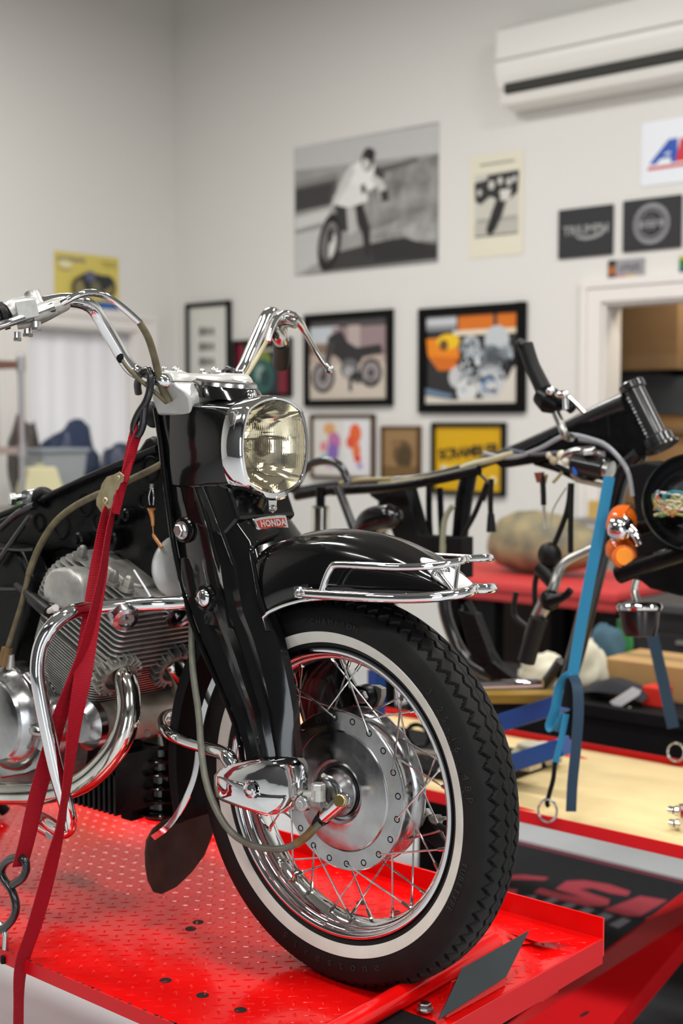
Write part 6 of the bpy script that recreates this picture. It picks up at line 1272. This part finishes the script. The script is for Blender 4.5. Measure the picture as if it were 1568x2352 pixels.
for x in (BX0 + 0.06, (BX0 + BX1) / 2, BX1 - 0.06):
    for y in (BYF + 0.06, BYB - 0.06): build(G().bb((x - 0.035, y - 0.035, FLOOR_Z), (x + 0.035, y + 0.035, BZ - 0.06)), 'bench_leg', BLACKM, wb, smooth=False)
build(G().bb((BX0, BYF + 0.02, FLOOR_Z + 0.16), (BX1, BYB, FLOOR_Z + 0.19)), 'bench_shelf', BLACKM, wb, smooth=False)
build(G().bb((BX0, BYB - 0.03, FLOOR_Z + 0.1), (BX1, BYB, BZ - 0.06)), 'bench_back', mat('dark_brown_board', (0.03, 0.02, 0.014), 0.7), wb, smooth=False)
# tan weathered fuel tank on the bench
tk = at(1240, 1300, y=3.4)
TKM = mat('weathered_tan_paint', hx('#9a8c66'), 0.6, noise=0.35, nscale=9, col2=(0.13, 0.12, 0.09))
rings = []
def tring(x, hz, hy, z0):
    return [V((x, 3.40 + hy * math.cos(t), z0 + (hz * math.sin(t) if math.sin(t) > 0 else hz * 0.62 * math.sin(t)))) for t in [k * 2 * PI / 24 for k in range(24)]]
xa = at(1113, 1250, y=3.34).x; xb = at(1385, 1250, y=3.34).x; L_ = xb - xa; zc = BZ + 0.024 + 0.110
for t_, hz, hy in ((0.0, 0.02, 0.02), (0.03, 0.075, 0.07), (0.10, 0.118, 0.10), (0.22, 0.143, 0.125), (0.38, 0.150, 0.13), (0.55, 0.140, 0.125), (0.72, 0.115, 0.11), (0.88, 0.08, 0.085), (1.0, 0.03, 0.04)):
    rings.append(tring(xa + L_ * t_, hz * 1.12, hy, zc))
tank = tag(build(G().loft(rings), 'fuel_tank', TKM, ang=1.5), 'old tan motorcycle fuel tank with worn paint, resting on the red bench top', 'fuel tank')
disc(V((xa + L_ * 0.52, 3.285, zc + 0.0)), (0.1, -1, 0.1), [(0.03, 0.0), (0.034, 0.004), (0.040, 0.004), (0.042, -0.004)], 'badge_recess', cm('#5c564a', 0.6), tank)
disc(V((xa + L_ * 0.36, 3.40, zc + 0.147)), (0, 0, 1), [(0.0, 0.014), (0.026, 0.013), (0.030, 0.006), (0.030, -0.004)], 'filler_cap', ALUD, tank)
# grey table top to the right, with tool cabinet
g0 = at(1437, 1380, y=2.9); dY = 0.7
tc_ = thing('tool_cabinet', (g0.x + 0.55, 3.3, FLOOR_Z), 'dark grey tool cabinet at the right edge, right of the red-topped bench', 'cabinet')
TCM = mat('dark_cabinet_paint', (0.016, 0.017, 0.018), 0.4)
build(G().bb((g0.x + 0.02, 2.94, FLOOR_Z + 0.04), (g0.x + 1.1, 3.7, g0.z - 0.03)), 'body', TCM, tc_, smooth=False, bevel=0.004)
build(G().bb((g0.x, 2.9, g0.z - 0.03), (g0.x + 1.12, 3.72, g0.z)), 'top', mat('cabinet_top', (0.06, 0.062, 0.068), 0.35), tc_, smooth=False, bevel=0.004)
for k in range(4):
    z0 = FLOOR_Z + 0.10 + 0.16 * k
    if z0 + 0.15 < g0.z: d_ = build(G().bb((g0.x + 0.05, 2.925, z0), (g0.x + 1.07, 2.94, z0 + 0.145)), 'drawer', TCM, tc_, smooth=False, bevel=0.003); build(G().bb((g0.x + 0.2, 2.905, z0 + 0.115), (g0.x + 0.9, 2.925, z0 + 0.128)), 'drawer_handle', ALUD, d_, smooth=False)
for k in range(4): build(G().cyl((g0.x + (0.08 if k % 2 else 1.0), 3.0 if k < 2 else 3.6, FLOOR_Z + 0.02), (g0.x + (0.11 if k % 2 else 1.03), 3.0 if k < 2 else 3.6, FLOOR_Z + 0.02), 0.02, 14), 'caster', BLACKM, tc_)
# cardboard boxes under / beside the bench
CBM = mat('cardboard', hx('#b08a58'), 0.8, noise=0.12, nscale=5)
def boxthing(name, lab, cat, p0, size, m, rot=0.0, tape=None, group=None):
    t = thing(name, (p0[0] + size[0] / 2, p0[1] + size[1] / 2, p0[2]), lab, cat, group)
    c = (p0[0] + size[0] / 2, p0[1] + size[1] / 2, p0[2] + size[2] / 2)
    build(G().box(c, size, (0, 0, rot)), 'carton', m, t, smooth=False, bevel=0.003)
    build(G().box((c[0], c[1], c[2] + size[2] / 2 + 0.0006), (size[0] * 0.98, 0.05, 0.001), (0, 0, rot)), 'tape', tape or cm('#9a7c54', 0.3), t, smooth=False)
    return t
q0 = at(1378, 1650, y=1.92); q1 = at(1600, 1690, y=1.92)
zt2 = at(1378, 1510, y=1.92).z
# low black platform the boxes stand on
pz = at(1400, 1618, y=1.78)
plt = thing('platform', (pz.x + 0.2, 1.95, FLOOR_Z), 'low black platform behind the second lift, under the cartons', 'platform')
PZ = at(1450, 1625, y=1.80).z
build(G().bb((-1.3, 1.76, PZ - 0.035), (0.7, 2.17, PZ)), 'platform_top', BLACKM, plt, smooth=False, bevel=0.003)
build(G().bb((-1.28, 1.78, PZ - 0.125), (0.68, 1.80, PZ - 0.035)), 'platform_front', BLACKM, plt, smooth=False)
for x in (-1.25, -0.3, 0.63): build(G().bb((x, 1.8, FLOOR_Z), (x + 0.05, 2.15, PZ - 0.035)), 'platform_leg', BLACKM, plt, smooth=False)
xr = at(1372, 1600, y=1.9).x
boxthing('cardboard_box', 'cardboard carton behind the red block, at the right edge under the tool cabinet', 'box', (xr, 1.93, PZ), (0.75, 0.22, at(1378, 1510, y=1.93).z - PZ), CBM, 0.0)
# folded black cloth with white lettering
kq = at(1345, 1625, y=1.84)
kc = thing('folded_cloth', (kq.x + 0.08, 1.86, PZ), 'folded black cloth printed with a white block logo, left of the carton', 'cloth')
g = G(); rr_ = []
for i in range(13):
    u = i / 12; rr_.append([V((kq.x + 0.20 * u, 1.80 + 0.11 * j / 8, PZ + 0.012 + (0.050 + 0.02 * pnoise(V((u * 3, j * .4, 2)))) * (math.sin(PI * min(max(u, 0.02), 0.98)) ** 0.4) * (math.sin(PI * min(max(j / 8, 0.03), 0.97)) ** 0.4))) for j in range(9)])
g.loft(rr_, closed=False); build(g, 'cloth', mat('black_cloth', (0.012, 0.013, 0.018), 0.85), kc)
g = G()
for pts in ([(1400, 1612), (1452, 1578), (1472, 1586), (1468, 1596), (1418, 1628)], [(1428, 1630), (1448, 1622), (1450, 1638), (1436, 1642)]): g.prism([at(x, y, y=1.795) for x, y in pts], (0, -0.001, 0))
build(g, 'cloth_print', cm('#cfcfd4', 0.6), kc, smooth=False)
rbq = at(1473, 1598, y=1.84); tag(build(G().bb((rbq.x, 1.84, rbq.z), (rbq.x + 0.065, 1.90, rbq.z + 0.055)), 'red_block', cm('#c8281c', 0.5), smooth=False, bevel=0.004), 'small red plastic block standing in front of the carton', 'block')
bpy.data.objects['red_block'].location.z = PZ + 0.001
# white rags
RAG = mat('off_white_cotton', hx('#cfcab4'), 0.9, noise=0.12, nscale=8)
def rag(cx, cy, cz, rx, ry, rz, seed, name, lab, group=None, m=RAG):
    g = G(); rings = []
    for i in range(15):
        t = -PI / 2 + PI * i / 14; ring = []
        for k in range(24):
            a = k * 2 * PI / 24; d = V((math.cos(t) * math.cos(a), math.cos(t) * math.sin(a), math.sin(t)))
            n_ = 1 + 0.35 * pnoise(d * 1.7 + V((seed, 0, 0))) + 0.14 * pnoise(d * 5 + V((0, seed, 0)))
            ring.append(V((cx + rx * d.x * n_, cy + ry * d.y * n_, max(cz - rz * 0.9, cz + rz * d.z * n_))))
        rings.append(ring)
    return tag(build(g.loft(rings), name, m, ang=1.5), lab, 'rag', group)
p_ = at(1232, 1540, y=1.72); rag(p_.x, 1.62, 0.075 + 0.0, 0.085, 0.06, 0.07, 3, 'shop_rag', 'crumpled off-white rag behind the lower frame tubes of the stripped motorcycle') if False else None
rg = [(1243, 1528, 1.86, 0.085, 0.055, 0.055, 3, 'crumpled off-white rag between the frame tubes and the blue strap'), (1349, 1555, 1.90, 0.056, 0.05, 0.085, 9, 'tall heap of off-white rag right of the blue strap'), (1240, 1738, 1.30, 0.07, 0.05, 0.028, 14, 'flat beige rag lying under the blue jack bar')]
for (px, py, y, a1_, a2_, a3_, sd, lab) in rg:
    p_ = at(px, py, y=y); rag(p_.x, y, (PZ + a3_ * 0.9) if y > 1.5 else (a3_ * 0.9 - 0.006), a1_, a2_, a3_, sd, 'shop_rag', lab)
p_ = at(1328, 1490, y=1.9); rag(p_.x, 2.06, PZ + 0.085, 0.06, 0.05, 0.09, 21, 'blue_rag', 'dusty blue rag on top of the rag heap', m=cm('#3c5866', 0.9))
# green glove / bottle in the dark under the bench
p_ = at(1405, 1478, y=2.2)
tag(build(G().lathe([(0, 0), (0.030, 0), (0.034, 0.01), (0.034, 0.13), (0.016, 0.165), (0.016, 0.19), (0, 0.19)], V((p_.x + 0.08, 2.12, PZ + 0.0)), (0, 0, 1), 24), 'bottle', cm('#1c6a2c', 0.35)), 'green plastic bottle in the shadow under the tool cabinet', 'bottle')
# blue jack on the second lift
BJ = mat('blue_jack_paint', hx('#083c7c'), 0.35, coat=0.3)
jk = thing('scissor_jack', (-0.62, 1.2, 0.0), 'blue steel scissor jack under the stripped motorcycle frame', 'jack')
build(G().bar(at(1060, 1690, y=1.10), at(1290, 1615, y=1.10), 0.05, 0.042, (0, 1, 0)), 'upper_arm', BJ, jk, smooth=False, bevel=0.003)
build(G().bar(at(1060, 1790, y=1.06), at(1300, 1712, y=1.06), 0.05, 0.040, (0, 1, 0)), 'lower_arm', BJ, jk, smooth=False, bevel=0.003)
build(G().bar(at(930, 1730, y=1.12), at(1230, 1760, y=1.12), 0.05, 0.016, (0, 1, 0)), 'jack_screw', STEEL, jk)
build(G().bb((-1.0, 1.02, -0.004), (-0.45, 1.34, 0.010)), 'jack_base', BLACKM, jk, smooth=False)
for xx in (-0.92, -0.66): build(G().bb((xx, 1.15, 0.010), (xx + 0.03, 1.19, 0.20)), 'jack_post', BJ, jk, smooth=False, bevel=0.002)
build(G().bar(at(1050, 1600, y=1.14), at(1290, 1600, y=1.14), 0.09, 0.02, (0, 1, 0)), 'jack_saddle', cm('#8a6a22', 0.6), jk, smooth=False)
for (px, py) in ((1000, 1640), (960, 1690)):
    ctr__ = at(px, py, y=1.12); build(G().tube([ctr__ + V((0.035 * math.cos(a), 0, 0.028 * math.sin(a))) for a in [k * 2 * PI / 16 for k in range(16)]], 0.006, n=8, cr=1, closed=True), 'jack_link', BLACKF, jk)

# ---- store room: shelf, cartons, dark bag
WOOD = mat('shelf_wood', hx('#7c6246'), 0.7, noise=0.2, nscale=6)
SY = WALL_Y + 0.55
st = thing('storage_shelf', (DX0 + 0.5, SY + 0.3, FLOOR_Z), 'deep wooden storage shelf seen through the doorway', 'shelf')
z_a = at(1450, 850, y=SY).z; z_b = at(1450, 925, y=SY).z; z_c = at(1450, 1145, y=SY).z
for zz in (z_c - 0.03, z_b - 0.14): build(G().bb((DX0 - 0.5, SY, zz - 0.03), (DX1 + 0.4, SY + 0.7, zz)), 'shelf_board', WOOD, st, smooth=False)
for x in (DX0 - 0.48, DX1 + 0.36): build(G().bb((x, SY, FLOOR_Z), (x + 0.04, SY + 0.7, DZ + 0.2)), 'shelf_post', WOOD, st, smooth=False)
zB = z_b - 0.14
bx = at(1395, 850, y=SY + 0.02).x
boxthing('cardboard_box', 'large brown carton on the upper storage shelf in the doorway', 'box', (at(1420, 830, y=SY + .05).x - 0.25, SY + 0.04, z_a), (0.62, 0.5, at(1420, 705, y=SY + .04).z - z_a), mat('cardboard_dark', hx('#8f7352'), 0.8, noise=0.1, nscale=4))
# dark folded tarp under the box
g = G(); tz0 = zB + 0.001; rr_ = []
for i in range(25):
    u = i / 24; x = DX0 - 0.3 + 1.3 * u
    rr_.append([V((x, SY + 0.02 + 0.55 * j / 8 * 1.0, tz0 + (z_a - tz0 - 0.002) * (1 if 0 < j < 8 else 0.25) * (0.93 + 0.07 * math.sin(u * 9 + j)))) for j in range(9)])
g.loft(rr_, closed=False); tag(build(g, 'folded_tarp', mat('dark_slate_tarp', hx('#2c3238'), 0.6)), 'dark slate tarp folded flat on the shelf under the large carton', 'tarp')
hh = at(1450, 935, y=SY).z - z_c
boxthing('cardboard_box', 'long light carton on the lower storage shelf, behind the head of the stripped frame', 'box', (at(1385, 1000, y=SY + .05).x, SY + 0.06, z_c - 0.03), (0.75, 0.45, hh + 0.0), mat('cardboard_light', hx('#b48c5c'), 0.8, noise=0.1, nscale=4))
p_ = at(1350, 1165, y=4.4); tag(build(G().bb((p_.x - 0.03, 4.45, p_.z - 0.06), (p_.x + 0.09, 4.6, p_.z + 0.03)), 'small_carton', cm('#c9a860', 0.7), smooth=False, bevel=0.003), 'small yellowish carton at the foot of the door casing', 'box')
sc_ = bpy.data.objects['small_carton']; 
stl = thing('step_stool', (p_.x + 0.03, 4.52, FLOOR_Z), 'grey stool carrying the small yellowish carton by the door casing', 'stool')
build(G().bb((p_.x - 0.10, 4.40, sc_.location.z - 0.03), (p_.x + 0.16, 4.66, sc_.location.z)), 'seat', cm('#8c8c88', 0.5), stl, smooth=False)
for sx in (-0.09, 0.13):
    for sy in (4.41, 4.63): build(G().bb((p_.x + sx, sy, FLOOR_Z), (p_.x + sx + 0.02, sy + 0.02, sc_.location.z - 0.03)), 'leg', cm('#8c8c88', 0.5), stl, smooth=False)

# ---- left background: wire rack, blue covered vehicles, tub, jug
LX = -4.42
rk0 = at(52, 1000, x=LX)
rack = thing('wire_shelf_rack', (LX + 0.0, at(20, 1000, x=LX).y - 0.2, FLOOR_Z), 'chrome wire shelf rack at the left edge of the picture', 'shelf')
GRY = mat('grey_chrome_rack', (0.45, 0.45, 0.46), 0.35, 0.8)
yp = at(50, 1000, x=LX).y; ztop = at(50, 820, x=LX).z
for (dx_, dy_) in ((0, 0), (-0.45, 0), (0, -0.9), (-0.45, -0.9)):
    build(G().cyl((LX + dx_, yp + dy_, FLOOR_Z), (LX + dx_, yp + dy_, ztop), 0.016, 14), 'post', GRY, rack); build(G().sph((LX + dx_, yp + dy_, ztop), 0.020, n=10), 'post_cap', GRY, rack)
for k, py in enumerate((838, 1035, 1180)):
    z_ = at(50, py, x=LX).z
    build(G().bb((LX - 0.45, yp - 0.9, z_ - 0.018), (LX, yp, z_ + 0.018)), 'shelf', cm('#6d4a3e', 0.6) if k == 0 else cm('#9a8a84', 0.6), rack, smooth=False)
    build(G().cyl((LX, yp, z_ - 0.035), (LX, yp, z_ + 0.035), 0.024, 14), 'shelf_collar', GRY, rack)
def sack(lab, px, py, x, size, col, name, cat, seed, group=None):
    p_ = at(px, py, x=x); o = rag(x, p_.y, p_.z, size[0], size[1], size[2], seed, name, lab, group, m=cm(col, 0.5)); o['category'] = cat; return o
tz = at(60, 1150, x=-4.75).z
tbl = thing('work_table', (-4.85, at(200, 1000, x=-4.75).y, FLOOR_Z), 'low table carrying the clutter in front of the curtain', 'table')
TZ = at(200, 1165, x=-4.75).z
ya, yb_ = at(50, 1100, x=-4.75).y, at(420, 1100, x=-4.75).y
build(G().bb((-5.2, ya, TZ - 0.03), (-4.5, yb_, TZ)), 'tabletop', cm('#8a8880', 0.6), tbl, smooth=False)
for xx in (-5.17, -4.56):
    for yy in (ya + 0.03, yb_ - 0.07): build(G().bb((xx, yy, FLOOR_Z), (xx + 0.04, yy + 0.04, TZ - 0.03)), 'leg', cm('#6a6a68', 0.5), tbl, smooth=False)
def onT(px, x): return at(px, 1100, x=x).y
def heap(px, x, sx, sy, h, col, seed, nm, lab, cat):
    o = rag(x, onT(px, x), TZ + h * 0.5 + 0.001, sx, sy, h * 0.55, seed, nm, lab, None, m=cm(col, 0.35)); o['category'] = cat; return o
heap(160, -5.0, 0.12, 0.17, 0.44, '#2a3652', 31, 'blue_cover', 'dark blue glossy fairing heaped on the table before the curtain', 'fairing')
heap(272, -4.98, 0.11, 0.115, 0.32, '#343c54', 33, 'blue_cover', 'slate blue cover heaped right of the dark blue fairing', 'cover')
heap(56, -5.08, 0.10, 0.075, 0.48, '#4a423e', 35, 'brown_bag', 'dark brown bag behind the post of the wire rack', 'bag')
heap(362, -4.85, 0.10, 0.07, 0.16, '#5c5866', 37, 'purple_bag', 'dull purple bag low on the table beside the frame of the black motorcycle', 'bag')
yq0, yq1 = onT(88, -4.7), onT(190, -4.7)
t = thing('plastic_tub', (-4.72, (yq0 + yq1) / 2, TZ), 'translucent grey plastic tub in front of the dark blue fairing', 'tub')
hT = at(100, 1030, x=-4.7).z - TZ
def tubr(z, e): return [V((-4.74 + sx * (0.09 + e), yq0 - e if sy < 0 else yq1 + e, z)) for sx, sy in ((-1, -1), (1, -1), (1, 1), (-1, 1))]
build(G().loft([tubr(TZ, -0.03), tubr(TZ + hT * 0.93, 0.0)]), 'tub_body', mat('tub_plastic', hx('#9aa0a4'), 0.4), t, smooth=False, bevel=0.012)
build(G().loft([tubr(TZ + hT * 0.93, 0.012), tubr(TZ + hT, 0.012)]), 'tub_lid', mat('tub_lid', hx('#8d959c'), 0.35), t, smooth=False, bevel=0.008)
yj = onT(92, -4.56)
t = thing('jug', (-4.58, yj, TZ), 'cream plastic jug in front of the plastic tub', 'jug'); hJ = at(88, 1072, x=-4.6).z - TZ
build(G().loft([[V((-4.565 + sx * a * 0.8, yj + sy * b, z)) for sx, sy in ((-1, -1), (1, -1), (1, 1), (-1, 1))] for a, b, z in ((0.06, 0.13, TZ), (0.06, 0.125, TZ + hJ * 0.5), (0.05, 0.085, TZ + hJ))]), 'jug_body', cm('#d6d0a8', 0.4), t, smooth=False, bevel=0.012)
build(G().cyl((-4.565, yj, TZ + hJ), (-4.565, yj, TZ + hJ + 0.02), 0.03, 16), 'jug_cap', cm('#b8b49a', 0.4), t)
for k, (px, c_, lab) in enumerate(((46, '#3c9a3c', 'small green carton at the foot of the wire rack'), (168, '#6ca03c', 'small green and yellow packet right of the cream jug'), (196, '#c07a34', 'small orange packet on the table edge'))):
    y_ = onT(px, -4.58); tag(build(G().bb((-4.585, y_ - 0.035, TZ), (-4.52, y_ + 0.045, TZ + 0.10)), 'packet', cm(c_, 0.5), smooth=False, bevel=0.003), lab, 'packet')
# red and white papers on the rack
for k, (py, c_) in enumerate(((965, '#c83232'), (1010, '#e6e2de'))):
    p_ = at(-6, py, x=LX - 0.05); z_ = at(50, 1035, x=LX).z + 0.018
    h_ = 0.10 if k else 0.2; z_ += 0.001
    tag(build(G().bb((LX - 0.15 - 0.1 * k, p_.y - 0.12, z_), (LX - 0.07 - 0.1 * k, p_.y + 0.02 + 0.03 * k, z_ + h_)), 'carton', cm(c_, 0.5), smooth=False, bevel=0.003), ('red carton on the middle shelf of the wire rack', 'white carton on the middle shelf of the wire rack')[k], 'box')
